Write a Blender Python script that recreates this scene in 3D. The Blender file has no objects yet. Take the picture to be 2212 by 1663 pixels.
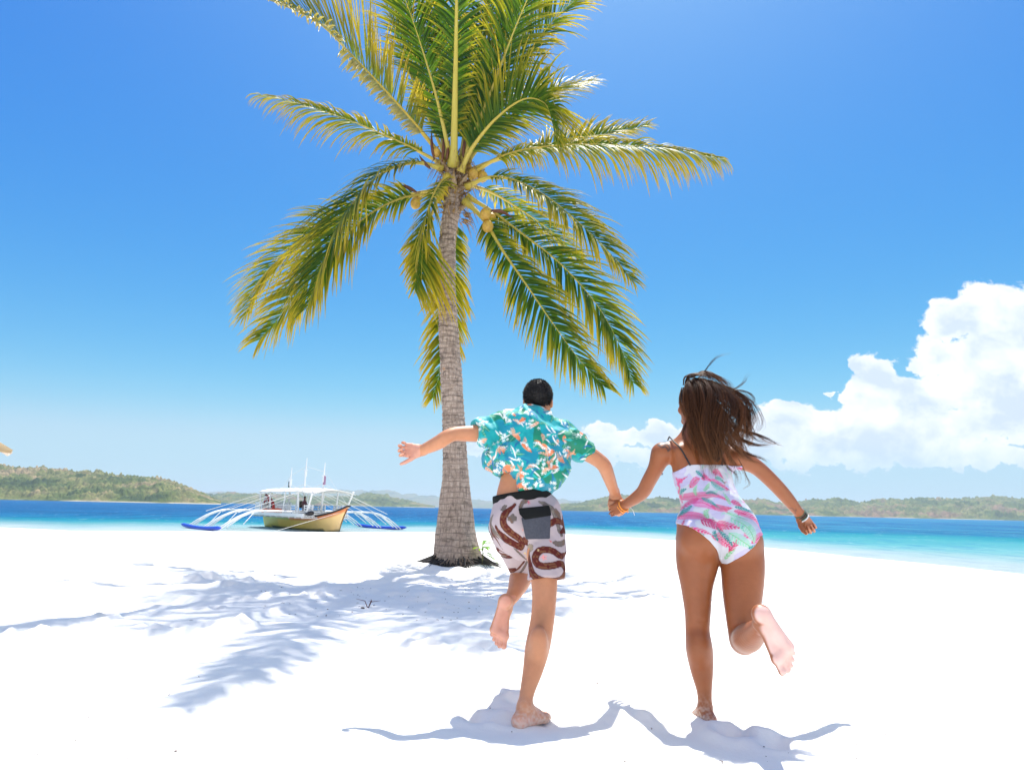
import bpy, bmesh, math, random
import numpy as np
from mathutils import Vector, Matrix
R = math.radians
SC = bpy.context.scene
COL = SC.collection
random.seed(7)
RNG = np.random.default_rng(11)

# ------------------------------------------------------------------ camera
W, H, F = 2212.0, 1663.0, 1475.0
PITCH, ROLL = math.atan((1098 - 831.5) / F), R(1.24)
CAM = Vector((0, 0, 1.0))
fw = Vector((0, math.cos(PITCH), math.sin(PITCH)))
rt0 = Vector((1, 0, 0)); up0 = Vector((0, -math.sin(PITCH), math.cos(PITCH)))
rt = rt0 * math.cos(ROLL) + up0 * math.sin(ROLL)
up = up0 * math.cos(ROLL) - rt0 * math.sin(ROLL)
cd = bpy.data.cameras.new('camera'); cam = bpy.data.objects.new('camera', cd); COL.objects.link(cam)
cd.sensor_width = 36; cd.lens = 36 * F / W; cd.clip_start = 0.05; cd.clip_end = 30000
M = Matrix.Identity(4)
for i in range(3):
    M[i][0] = rt[i]; M[i][1] = up[i]; M[i][2] = -fw[i]; M[i][3] = CAM[i]
cam.matrix_world = M
SC.camera = cam

def ray(px, py):
    return fw * F + rt * (px - W / 2) - up * (py - H / 2)
def P(px, py, D):
    """the real place of a thing seen at px,py that stands D metres ahead"""
    r = ray(px, py)
    return CAM + r * (D / r.y)
def PG(px, py, z=0.0):
    r = ray(px, py)
    return CAM + r * ((z - CAM.z) / r.z)

# ------------------------------------------------------------------ sun, sky
SHX, SHY = -0.07, -0.44            # shadow offset per metre of height
sund = Vector((-SHX, -SHY, 1)).normalized()      # towards the sun
SUN_EL = math.asin(sund.z); SUN_AZ = math.atan2(sund.x, sund.y)
ld = bpy.data.lights.new('sun', 'SUN'); ld.energy = 4.6; ld.angle = R(0.53); ld.color = (1, 0.955, 0.89)
sun = bpy.data.objects.new('sun', ld); COL.objects.link(sun)
sun.rotation_euler = (-sund).to_track_quat('-Z', 'Y').to_euler()
SC.view_settings.view_transform = 'Standard'; SC.view_settings.look = 'None'
SC.view_settings.exposure = 0.62; SC.view_settings.gamma = 1

class NT:
    """small helper for node trees"""
    def __init__(s, tree): s.t = tree; s.n = tree.nodes; s.l = tree.links
    def new(s, typ, **kw):
        nd = s.n.new(typ)
        for k, v in kw.items(): setattr(nd, k, v)
        return nd
    def set(s, sock, v):
        if isinstance(v, bpy.types.NodeSocket): s.l.new(v, sock)
        else: sock.default_value = v
    def math(s, op, a, b=0.0, c=None, clamp=False):
        nd = s.new('ShaderNodeMath', operation=op, use_clamp=clamp)
        s.set(nd.inputs[0], a); s.set(nd.inputs[1], b)
        if c is not None: s.set(nd.inputs[2], c)
        return nd.outputs[0]
    def noise(s, vec, scale, detail=4, rough=0.55, dist=0.0):
        nd = s.new('ShaderNodeTexNoise')
        if vec is not None: s.l.new(vec, nd.inputs['Vector'])
        nd.inputs['Scale'].default_value = scale; nd.inputs['Detail'].default_value = detail
        nd.inputs['Roughness'].default_value = rough; nd.inputs['Distortion'].default_value = dist
        return nd.outputs['Fac']
    def voro(s, vec, scale, feature='F1', out='Distance'):
        nd = s.new('ShaderNodeTexVoronoi', feature=feature)
        if vec is not None: s.l.new(vec, nd.inputs['Vector'])
        nd.inputs['Scale'].default_value = scale
        return nd.outputs[out]
    def ramp(s, fac, stops, interp='LINEAR'):
        nd = s.new('ShaderNodeValToRGB'); s.set(nd.inputs[0], fac)
        cr = nd.color_ramp; cr.interpolation = interp
        while len(cr.elements) < len(stops): cr.elements.new(0.5)
        for e, (p, c) in zip(cr.elements, stops):
            e.position = p; e.color = (*c, 1) if len(c) == 3 else c
        return nd.outputs[0]
    def mix(s, fac, a, b, blend='MIX'):
        nd = s.new('ShaderNodeMix', data_type='RGBA', blend_type=blend)
        s.set(nd.inputs[0], fac)
        for k, v in ((6, a), (7, b)):
            if isinstance(v, tuple) and len(v) == 3: v = (*v, 1)
            s.set(nd.inputs[k], v)
        return nd.outputs[2]
    def mrange(s, v, a, b, c=0.0, d=1.0, smooth=False):
        nd = s.new('ShaderNodeMapRange'); nd.clamp = True
        if smooth: nd.interpolation_type = 'SMOOTHSTEP'
        s.set(nd.inputs[0], v)
        for i, x in enumerate((a, b, c, d)): nd.inputs[i + 1].default_value = x
        return nd.outputs[0]

world = bpy.data.worlds.new('World'); SC.world = world; world.use_nodes = True
w = NT(world.node_tree); w.n.clear()
sky = w.new('ShaderNodeTexSky'); sky.sky_type = 'NISHITA'; sky.sun_disc = False
sky.sun_elevation = SUN_EL; sky.sun_rotation = SUN_AZ
sky.altitude = 0; sky.air_density = 1.0; sky.dust_density = 0.35; sky.ozone_density = 3.5
hs = w.new('ShaderNodeHueSaturation'); hs.inputs['Saturation'].default_value = 1.22; hs.inputs['Value'].default_value = 1.0
w.l.new(sky.outputs[0], hs.inputs['Color'])
bg = w.new('ShaderNodeBackground'); bg.inputs[1].default_value = 0.14
# deep tropical blue: set by channel curves, plus the sun's aureole, its unseen core added to whiten shade
KX = 0.14 * 2 ** SC.view_settings.exposure
tc = w.new('ShaderNodeTexCoord')
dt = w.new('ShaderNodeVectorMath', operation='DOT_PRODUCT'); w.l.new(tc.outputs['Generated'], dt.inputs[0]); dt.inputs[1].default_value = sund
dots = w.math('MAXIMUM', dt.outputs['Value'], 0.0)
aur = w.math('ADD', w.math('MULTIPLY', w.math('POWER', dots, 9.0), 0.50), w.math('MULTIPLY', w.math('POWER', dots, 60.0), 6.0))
sp = w.new('ShaderNodeSeparateColor'); w.l.new(hs.outputs[0], sp.inputs[0]); cb = w.new('ShaderNodeCombineColor')
for i, (a, p, mxv, au) in enumerate(((0.88, 2.3, 0.48, 0.72), (0.61, 1.16, 0.76, 0.78), (0.8, 0.3, 0.93, 0.5))):
    c_ = w.math('MULTIPLY', w.math('POWER', w.math('MULTIPLY', sp.outputs[i], KX), p), a)
    c_ = w.math('SMOOTH_MIN', c_, mxv, (0.3, 0.25, 0.1)[i])
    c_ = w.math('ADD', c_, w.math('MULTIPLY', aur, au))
    w.l.new(w.math('DIVIDE', c_, KX), cb.inputs[i])
w.l.new(cb.outputs[0], bg.inputs[0])
# clouds: cumulus puffs placed by direction from the beach
sx = w.new('ShaderNodeSeparateXYZ'); w.l.new(tc.outputs['Generated'], sx.inputs[0])
yy = w.math('MAXIMUM', sx.outputs[1], 0.02)
u = w.math('DIVIDE', sx.outputs[0], yy); v = w.math('DIVIDE', sx.outputs[2], yy)
cmb = w.new('ShaderNodeCombineXYZ'); w.l.new(u, cmb.inputs[0]); w.l.new(w.math('MULTIPLY', v, 1.25), cmb.inputs[1])
uv = cmb.outputs[0]
n1 = w.noise(uv, 9, 8, 0.62, 0.15); n2 = w.noise(uv, 34, 6, 0.6)
un = w.math('ADD', u, w.math('MULTIPLY', w.math('SUBTRACT', n1, 0.5), 0.10))
vn = w.math('ADD', v, w.math('MULTIPLY', w.math('SUBTRACT', n2, 0.5), 0.045))
puffs = [(2160,690,165,85),(2060,700,80,50),(2022,660,26,12),(2190,790,190,100),(2030,775,70,50),(2210,860,110,70),(2110,840,110,60),
         (1900,815,48,55),(1862,790,30,22),(1850,850,40,40),(1930,870,95,60),(1860,935,150,60),(1712,900,75,38),(1650,925,60,35),(1990,940,170,60),(2150,920,130,40),
         (1780,960,190,55),(1620,960,120,40),(1440,932,45,24),(1290,930,42,26),(1355,944,38,20),(1400,948,30,20),(1360,985,60,20),(1300,960,50,24),
         (1025,968,40,13),(1540,950,90,40),(2080,980,160,30),(1796,852,12,8)]
field = None
for (px, py, rx, ry) in puffs:
    c = ray(px, py); cu, cv = c.x / c.y, c.z / c.y
    ru, rv = rx / F * 1.12, ry / F * 1.12
    a = w.math('MULTIPLY', w.math('SUBTRACT', un, cu), 1 / ru); b = w.math('MULTIPLY', w.math('SUBTRACT', vn, cv), 1 / rv)
    d = w.math('SUBTRACT', 1.0, w.math('SQRT', w.math('ADD', w.math('MULTIPLY', a, a), w.math('MULTIPLY', b, b))))
    field = d if field is None else w.math('SMOOTH_MAX', field, d, 0.12)
n3 = w.noise(uv, 16, 7, 0.62, 0.1)
dens = w.math('ADD', field, w.math('ADD', w.math('MULTIPLY', w.math('SUBTRACT', n2, 0.5), 0.7), w.math('MULTIPLY', w.math('SUBTRACT', n3, 0.5), 1.35)))
mask = w.mrange(dens, 0.02, 0.19, 0, 1, True)
mask = w.math('MULTIPLY', mask, w.mrange(v, 0.03, 0.13, 0.30, 1.0, True))
mask = w.math('MULTIPLY', mask, w.mrange(sx.outputs[1], 0.05, 0.2))
# unseen broken cumulus behind the camera, added to whiten the fill light
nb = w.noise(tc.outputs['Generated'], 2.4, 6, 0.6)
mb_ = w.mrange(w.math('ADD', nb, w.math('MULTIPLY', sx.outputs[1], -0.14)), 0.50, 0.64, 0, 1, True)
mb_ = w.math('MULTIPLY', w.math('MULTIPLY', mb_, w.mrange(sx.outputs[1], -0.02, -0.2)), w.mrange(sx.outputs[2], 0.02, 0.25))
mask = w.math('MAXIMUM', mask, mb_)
shade = w.noise(uv, 13, 5, 0.55, 0.3)
ccol = w.ramp(w.math('ADD', shade, w.math('MULTIPLY', dens, -0.16)), [(0.30, (0.62, 0.72, 0.86)), (0.46, (0.86, 0.91, 0.98)), (0.56, (1, 1, 1))])
bgc = w.new('ShaderNodeBackground'); w.l.new(ccol, bgc.inputs[0]); bgc.inputs[1].default_value = 0.78
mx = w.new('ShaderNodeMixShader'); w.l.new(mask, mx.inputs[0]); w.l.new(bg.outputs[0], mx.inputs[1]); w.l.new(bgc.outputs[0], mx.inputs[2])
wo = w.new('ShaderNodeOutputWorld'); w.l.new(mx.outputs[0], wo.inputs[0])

# ------------------------------------------------------------------ helpers
def tag(o, label=None, cat=None, group=None, kind=None):
    if label: o['label'] = label
    if cat: o['category'] = cat
    if group: o['group'] = group
    if kind: o['kind'] = kind
    return o
def link(name, me, mats=None, parent=None):
    o = bpy.data.objects.new(name, me); COL.objects.link(o)
    if mats is not None:
        for m in (mats if isinstance(mats, (list, tuple)) else [mats]): me.materials.append(m)
    if parent is not None:
        o.parent = parent
        o.matrix_parent_inverse = parent.matrix_world.inverted()
    return o
def empty(name, loc=(0, 0, 0), rz=0.0):
    o = bpy.data.objects.new(name, None); COL.objects.link(o)
    o.matrix_world = Matrix.Translation(loc) @ Matrix.Rotation(rz, 4, 'Z')
    o.empty_display_size = 0.2
    return o
def mesh_np(name, V, Q, smooth=True, col=None, T=None):
    """mesh from numpy verts and quads (plus optional triangles)"""
    me = bpy.data.meshes.new(name)
    V = np.asarray(V, dtype=np.float32); Q = np.asarray(Q, dtype=np.int32).reshape(-1, 4)
    nq = len(Q); T = np.zeros((0, 3), np.int32) if T is None else np.asarray(T, np.int32).reshape(-1, 3)
    me.vertices.add(len(V)); me.vertices.foreach_set('co', V.ravel())
    me.loops.add(nq * 4 + len(T) * 3); me.loops.foreach_set('vertex_index', np.concatenate([Q.ravel(), T.ravel()]))
    me.polygons.add(nq + len(T))
    ls = np.concatenate([np.arange(nq) * 4, nq * 4 + np.arange(len(T)) * 3]).astype(np.int32)
    me.polygons.foreach_set('loop_start', ls)
    if smooth: me.polygons.foreach_set('use_smooth', np.ones(nq + len(T), dtype=bool))
    me.update(calc_edges=True); me.validate()
    if col is not None:
        ca = me.color_attributes.new('Col', 'FLOAT_COLOR', 'POINT')
        c = np.ones((len(V), 4), np.float32); c[:, :3] = col
        ca.data.foreach_set('color', c.ravel())
    return me
def _h(ix, iy, iz, seed):
    n = (ix.astype(np.int64) * 374761393 + iy.astype(np.int64) * 668265263 + iz.astype(np.int64) * 2147483647 + seed * 1274126177) & 0xffffffff
    n = ((n ^ (n >> 13)) * 1274126177) & 0xffffffff
    n = (n ^ (n >> 16)) & 0xffffffff
    return n.astype(np.float64) / 4294967295.0
def vnoise(x, y, z=None, seed=0):
    x = np.asarray(x, float); y = np.asarray(y, float)
    z = np.zeros_like(x) if z is None else np.asarray(z, float)
    xi, yi, zi = np.floor(x), np.floor(y), np.floor(z)
    fx, fy, fz = x - xi, y - yi, z - zi
    sx_, sy_, sz_ = [t * t * (3 - 2 * t) for t in (fx, fy, fz)]
    r = 0
    for a in (0, 1):
        for b in (0, 1):
            for c in (0, 1):
                r = r + _h(xi + a, yi + b, zi + c, seed) * (sx_ if a else 1 - sx_) * (sy_ if b else 1 - sy_) * (sz_ if c else 1 - sz_)
    return r * 2 - 1
def fbm(x, y, z=None, oct=4, seed=0, gain=0.5):
    r = 0; a = 1.0; f = 1.0
    for i in range(oct):
        r = r + a * vnoise(x * f + 17.3 * i, y * f - 9.1 * i, None if z is None else z * f, seed + i); a *= gain; f *= 2.03
    return r
def sstep(a, b, x):
    t = np.clip((x - a) / (b - a), 0, 1); return t * t * (3 - 2 * t)

def mat(name, col=(0.8, 0.8, 0.8), rough=0.5, attr=None, spec=0.5, metal=0.0, build=None):
    m = bpy.data.materials.new(name); m.use_nodes = True
    t = NT(m.node_tree); b = m.node_tree.nodes['Principled BSDF']
    b.inputs['Base Color'].default_value = (*col, 1); b.inputs['Roughness'].default_value = rough
    b.inputs['Specular IOR Level'].default_value = spec; b.inputs['Metallic'].default_value = metal
    t.b = b
    t.attr = None
    if attr:
        a = t.new('ShaderNodeAttribute'); a.attribute_name = attr; t.l.new(a.outputs[0], b.inputs['Base Color']); t.attr = a.outputs[0]
    if build: build(t)
    return m
def objco(t):
    return t.new('ShaderNodeTexCoord').outputs['Object']
def bump(t, h, strength=0.3, dist=0.01):
    nd = t.new('ShaderNodeBump'); nd.inputs['Strength'].default_value = strength; nd.inputs['Distance'].default_value = dist
    t.l.new(h, nd.inputs['Height']); t.l.new(nd.outputs[0], t.b.inputs['Normal']); return nd
class MB:
    """collects tubes, boxes and lofts into one mesh"""
    def __init__(s): s.V = []; s.Q = []; s.T = []; s.C = []; s.n = 0
    def add(s, V, Q, T=(), col=None):
        V = np.asarray(V, float)
        for q in Q: s.Q.append([i + s.n for i in q])
        for q in T: s.T.append([i + s.n for i in q])
        s.V.append(V); s.n += len(V)
        c = np.ones((len(V), 3)) * (1 if col is None else np.asarray(col)); s.C.append(c)
    def tube(s, pts, rad, n=8, col=None, caps=True, flat=None):
        pts = [Vector(p) for p in pts]
        rad = rad if hasattr(rad, '__len__') else [rad] * len(pts)
        V = []; prev = None
        for i, p in enumerate(pts):
            t = (pts[min(i + 1, len(pts) - 1)] - pts[max(i - 1, 0)]).normalized()
            if prev is None:
                a = Vector((0, 0, 1)) if abs(t.z) < 0.9 else Vector((1, 0, 0))
                x = t.cross(a).normalized()
            else:
                x = (prev - t * prev.dot(t)).normalized()
            prev = x; y = t.cross(x)
            for k in range(n):
                an = 2 * math.pi * k / n
                V.append(p + (x * math.cos(an) + y * math.sin(an) * (flat or 1)) * rad[i])
        Q = [(i * n + k, i * n + (k + 1) % n, (i + 1) * n + (k + 1) % n, (i + 1) * n + k) for i in range(len(pts) - 1) for k in range(n)]
        T = []
        if caps:
            V.append(pts[0]); V.append(pts[-1]); c0 = len(V) - 2; c1 = c0 + 1; b = (len(pts) - 1) * n
            T = [(c0, (k + 1) % n, k) for k in range(n)] + [(c1, b + k, b + (k + 1) % n) for k in range(n)]
        s.add(V, Q, T, col)
    def box(s, c, size, mx=None, col=None, taper=1.0):
        c = Vector(c); hx, hy, hz = [a / 2 for a in size]
        V = []
        for z in (-1, 1):
            k = taper if z > 0 else 1
            for (x, y) in ((-1, -1), (1, -1), (1, 1), (-1, 1)):
                p = Vector((x * hx * k, y * hy * k, z * hz))
                if mx is not None: p = mx @ p
                V.append(c + p)
        s.add(V, [(3, 2, 1, 0), (4, 5, 6, 7), (0, 1, 5, 4), (1, 2, 6, 5), (2, 3, 7, 6), (3, 0, 4, 7)], (), col)
    def ell(s, c, r, n=12, m=8, mx=None, col=None):
        c = Vector(c); V = []
        for i in range(m + 1):
            th = math.pi * i / m
            for k in range(n):
                ph = 2 * math.pi * k / n
                p = Vector((r[0] * math.sin(th) * math.cos(ph), r[1] * math.sin(th) * math.sin(ph), r[2] * math.cos(th)))
                if mx is not None: p = mx @ p
                V.append(c + p)
        Q = [(i * n + k, (i + 1) * n + k, (i + 1) * n + (k + 1) % n, i * n + (k + 1) % n) for i in range(m) for k in range(n)]
        s.add(V, Q, (), col)
    def sheet(s, rows, col=None):
        m = len(rows[0]); V = [p for r_ in rows for p in r_]
        Q = [(i * m + k, i * m + k + 1, (i + 1) * m + k + 1, (i + 1) * m + k) for i in range(len(rows) - 1) for k in range(m - 1)]
        s.add(V, Q, (), col)
    def mesh(s, name, smooth=True, colors=False):
        V = np.vstack(s.V)
        return mesh_np(name, V, s.Q if s.Q else np.zeros((0, 4), int), smooth, np.vstack(s.C) if colors else None, s.T if s.T else None)
    def build(s, name, m, parent=None, smooth=True, colors=False):
        return link(name, s.mesh(name, smooth, colors), m, parent)
def autosmooth(o, ang=40):
    me = o.data; me.set_sharp_from_angle(angle=R(ang)); return o
def solid(o, th, off=0.0):
    md = o.modifiers.new('thickness', 'SOLIDIFY'); md.thickness = th; md.offset = off; return o
def spline(pts, n):
    """Catmull-Rom through points of any dimension"""
    p = np.array(pts, float); p = np.vstack([2 * p[0] - p[1], p, 2 * p[-1] - p[-2]])
    m = len(p) - 3; out = []
    for t in np.linspace(0, m - 1e-9, n):
        i = int(t); f = t - i; a, b, c, d = p[i:i + 4]
        out.append(0.5 * ((2 * b) + (-a + c) * f + (2 * a - 5 * b + 4 * c - d) * f * f + (-a + 3 * b - 3 * c + d) * f ** 3))
    return np.array(out)
# ------------------------------------------------------------------ sand
WATER = -1.0
shore_px = [(0,1139),(150,1146),(400,1147),(700,1149),(900,1149),(1050,1150),(1230,1154),(1400,1163),(1650,1182),(1850,1203),(2050,1222),(2212,1240)]
sh_az, sh_d = [], []
for (a, b) in shore_px:
    p = PG(a, b, WATER); sh_az.append(math.atan2(p.x, p.y)); sh_d.append(math.hypot(p.x, p.y))
sh_az = [-3.2, -2.2, -1.3] + sh_az + [1.15, 1.6, 2.4, 3.2]; sh_d = [90, 90, 75] + sh_d + [20, 22, 60, 90]
def dshore(az): return np.interp(az, sh_az, sh_d)
foot_marks = []     # x, y, r, depth
_rf = random.Random(5)
def addprint(x, y, ang, s=1.0, dep=0.028):
    c, sn = math.cos(ang), math.sin(ang)
    foot_marks.append((x - sn * -0.09 * s, y, 0.055 * s, dep)); foot_marks.append((x + c * 0.08 * s, y + sn * 0.1 * s, 0.065 * s, dep))
for i in range(170):
    D = _rf.uniform(5.0, 17); xx = _rf.uniform(-0.75, 0.55) * D
    addprint(xx, D, _rf.uniform(0, 6), _rf.uniform(0.8, 1.5), _rf.uniform(0.02, 0.055))
for (a, b) in ((1010,1500),(1060,1480),(1165,1520),(1080,1560),(1190,1540),(1580,1575),(1620,1600),(1470,1540),(1490,1520),(1560,1590)):
    p = PG(a, b); addprint(p.x, p.y, _rf.uniform(0, 6), 1.1, 0.03)
def zsand(x, y, fine=True):
    x = np.asarray(x, float); y = np.asarray(y, float)
    d = np.hypot(x, y); az = np.arctan2(x, y); r = d / dshore(az)
    t = np.clip((r - 0.42) / 0.58, 0, None)
    z = -1.0 * (t - 0.10 * np.exp(-(t * 8) ** 2) * 0)
    z = np.where(r > 1, -1.0 - (r - 1) * 1.8, z)
    z = np.maximum(z, -6)
    if fine:
        amp = np.clip(1.0 - np.maximum(r - 0.85, 0) * 7, 0, 1)
        tree = np.exp(-(((x + 1.1) / 4.5) ** 2 + ((y - 10.6) / 3.2) ** 2))
        g = 0.014 + 0.030 * tree + 0.008 * sstep(5, 9, d)
        z = z + amp * g * fbm(x * 1.5, y * 1.7, oct=2, seed=3) + amp * (0.006 + 0.022 * tree) * fbm(x * 4.5, y * 4.5, oct=2, seed=8)
        z = z + amp * 0.0022 * fbm(x * 17, y * 17, oct=2, seed=18)
        for (fx, fy, fr, dep) in foot_marks:
            q = ((x - fx) ** 2 + (y - fy) ** 2) / (fr * fr)
            z = z + amp * dep * (-np.exp(-q) + 0.55 * np.exp(-((np.sqrt(q) - 1.7) ** 2) * 2.4))
    return z
def zs(x, y): return float(zsand(np.array([x]), np.array([y]))[0])
def build_sand():
    azs = np.concatenate([np.linspace(-math.pi, -0.85, 60, endpoint=False), np.linspace(-0.85, 0.85, 640, endpoint=False), np.linspace(0.85, math.pi, 60)])
    ds = np.concatenate([np.linspace(0.25, 2.0, 14, endpoint=False), 2.0 * (22 / 2.0) ** np.linspace(0, 1, 420, endpoint=False), 22 * (120 / 22.) ** np.linspace(0, 1, 90)])
    A, Dd = np.meshgrid(azs, ds, indexing='ij')
    X = Dd * np.sin(A); Y = Dd * np.cos(A)
    Z = zsand(X.ravel(), Y.ravel()).reshape(X.shape)
    n, m = X.shape
    V = np.stack([X.ravel(), Y.ravel(), Z.ravel()], 1)
    i = np.arange(n - 1)[:, None] * m; j = np.arange(m - 1)[None, :]
    q = np.stack([i + j, i + j + 1, i + m + j + 1, i + m + j], -1).reshape(-1, 4)[:, ::-1]
    V = np.vstack([V, [[0, 0, zs(0, 0.2)]]]); c = len(V) - 1
    T = np.array([[k * m, (k + 1) * m, c] for k in range(n - 1)])[:, ::-1]
    def b(t):
        oc = objco(t)
        n1 = t.noise(oc, 2.2, 4); n2 = t.noise(oc, 240, 3, 0.7)
        c1 = t.mix(n1, (0.80, 0.775, 0.74), (0.86, 0.845, 0.82))
        sp = t.math('GREATER_THAN', t.noise(oc, 55, 2, 0.5), 0.78)
        sepx = t.new('ShaderNodeSeparateXYZ'); t.l.new(oc, sepx.inputs[0])
        wet = t.mrange(t.math('ADD', sepx.outputs[2], t.math('MULTIPLY', t.noise(oc, 0.8, 3), 0.05)), -1.02, -0.93, 1, 0)
        c1 = t.mix(t.math('MULTIPLY', sp, 0.35), c1, (0.45, 0.38, 0.32))
        c1 = t.mix(t.math('MULTIPLY', wet, 0.5), c1, (0.55, 0.6, 0.58))
        t.l.new(c1, t.b.inputs['Base Color'])
        hh = t.math('ADD', t.math('MULTIPLY', n2, 0.25), t.math('MULTIPLY', t.noise(oc, 30, 5, 0.65), 1.0))
        bump(t, hh, 0.35, 0.012)
    m_ = mat('sand', rough=0.95, spec=0.15, build=b)
    o = link('sand', mesh_np('sand', V, q, True, None, T), m_); o['kind'] = 'structure'
    return o
build_sand()

# ------------------------------------------------------------------ sea
def build_sea():
    def b(t):
        oc = objco(t); sp = t.new('ShaderNodeSeparateXYZ'); t.l.new(oc, sp.inputs[0])
        ln = t.new('ShaderNodeVectorMath', operation='LENGTH'); t.l.new(oc, ln.inputs[0])
        mp = t.new('ShaderNodeMapping'); mp.inputs['Scale'].default_value = (0.35, 1.0, 1); t.l.new(oc, mp.inputs[0])
        wob = t.noise(mp.outputs[0], 0.05, 4, 0.6)
        d = t.math('MULTIPLY', ln.outputs['Value'], t.math('ADD', 0.72, t.math('MULTIPLY', wob, 0.56)))
        # nearer shallows to the right of the bay
        d = t.math('ADD', d, t.math('MULTIPLY', t.math('MAXIMUM', sp.outputs[0], 0.0), -0.22))
        f = t.mrange(d, 30, 160)
        col = t.ramp(f, [(0.0, (0.30, 0.45, 0.46)), (0.14, (0.13, 0.38, 0.41)), (0.26, (0.05, 0.30, 0.34)), (0.36, (0.006, 0.22, 0.28)), (0.54, (0.001, 0.125, 0.28)), (1.0, (0.001, 0.085, 0.23))])
        mp2 = t.new('ShaderNodeMapping'); mp2.inputs['Scale'].default_value = (0.4, 1.0, 1); t.l.new(oc, mp2.inputs[0])
        mp3 = t.new('ShaderNodeMapping'); mp3.inputs['Scale'].default_value = (0.22, 0.035, 1); t.l.new(oc, mp3.inputs[0])
        ch = t.noise(mp3.outputs[0], 1.0, 5, 0.7)
        ch2 = t.noise(mp3.outputs[0], 4.5, 3, 0.7)
        deep = t.mrange(d, 70, 110)
        rgt = t.mrange(t.math('DIVIDE', sp.outputs[0], ln.outputs['Value']), 0.0, 0.5)
        col = t.mix(t.math('MULTIPLY', t.math('MULTIPLY', rgt, deep), 0.75), col, (0.022, 0.15, 0.30))
        col = t.mix(t.math('MULTIPLY', t.math('MULTIPLY', rgt, deep), t.mrange(t.noise(mp3.outputs[0], 0.35, 4, 0.6), 0.45, 0.6, 0, 0.8)), col, (0.05, 0.26, 0.34))
        col = t.mix(t.math('MULTIPLY', t.mrange(ch, 0.45, 0.62, 0.0, 0.6), deep), col, (0.001, 0.045, 0.16), 'MIX')
        col = t.mix(t.mrange(ch2, 0.50, 0.36, 0.0, 0.5), col, (0.03, 0.20, 0.38), 'MIX')
        col = t.mix(t.math('MULTIPLY', t.mrange(ch2, 0.54, 0.64, 0.0, 0.4), deep), col, (0.001, 0.05, 0.17), 'MIX')
        glint = t.mrange(t.noise(mp3.outputs[0], 9, 2, 0.6), 0.66, 0.74)  # sun glints on the waves, painted into the water colour as pale specks
        col = t.mix(t.math('MULTIPLY', glint, 0.6), col, (0.55, 0.66, 0.72))
        # the thin film over pale sand at the edge
        at = t.new('ShaderNodeAttribute'); at.attribute_name = 'Col'
        sepc = t.new('ShaderNodeSeparateColor'); t.l.new(at.outputs['Color'], sepc.inputs[0])
        col = t.mix(t.mrange(sepc.outputs[0], 0.0, 1.0, 0.88, 0.0), col, (0.42, 0.49, 0.50))
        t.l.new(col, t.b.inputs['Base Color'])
        w1 = t.noise(mp2.outputs[0], 1.1, 7, 0.7, 0.2)
        bump(t, w1, 1.0, 0.6)
        df = t.new('ShaderNodeBsdfDiffuse'); t.l.new(col, df.inputs[0]); gl = t.new('ShaderNodeBsdfGlossy'); gl.inputs['Roughness'].default_value = 0.25; gl.inputs[0].default_value = (0.8, 0.9, 1, 1)
        bn = t.b.inputs['Normal'].links[0].from_socket; t.l.new(bn, df.inputs['Normal']); t.l.new(bn, gl.inputs['Normal'])
        mxs = t.new('ShaderNodeMixShader'); mxs.inputs[0].default_value = 0.025; t.l.new(df.outputs[0], mxs.inputs[1]); t.l.new(gl.outputs[0], mxs.inputs[2]); t.l.new(mxs.outputs[0], t.n['Material Output'].inputs[0])
    # finer rings near the beach so that the opacity by depth is smooth
    ds = np.concatenate([np.linspace(12, 80, 120), np.geomspace(83, 9000, 30)]); azs = np.linspace(-math.pi, math.pi, 721)
    A, Dd = np.meshgrid(azs, ds, indexing='ij')
    V = np.stack([(Dd * np.sin(A)).ravel(), (Dd * np.cos(A)).ravel(), np.full(A.size, WATER)], 1)
    m = len(ds); i = np.arange(len(azs) - 1)[:, None] * m; j = np.arange(m - 1)[None, :]
    q = np.stack([i + j, i + j + 1, i + m + j + 1, i + m + j], -1).reshape(-1, 4)[:, ::-1]
    r = (Dd / dshore(A)).ravel()
    op = sstep(0.97, 1.5, r + 0.06 * fbm(V[:, 0] * 0.25, V[:, 1] * 0.35, oct=3, seed=4))
    keep = r[q].max(1) > 0.90
    m_ = mat('sea_water', rough=0.2, build=b)
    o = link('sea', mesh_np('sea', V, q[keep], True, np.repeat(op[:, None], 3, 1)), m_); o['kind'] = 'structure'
build_sea()

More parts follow.
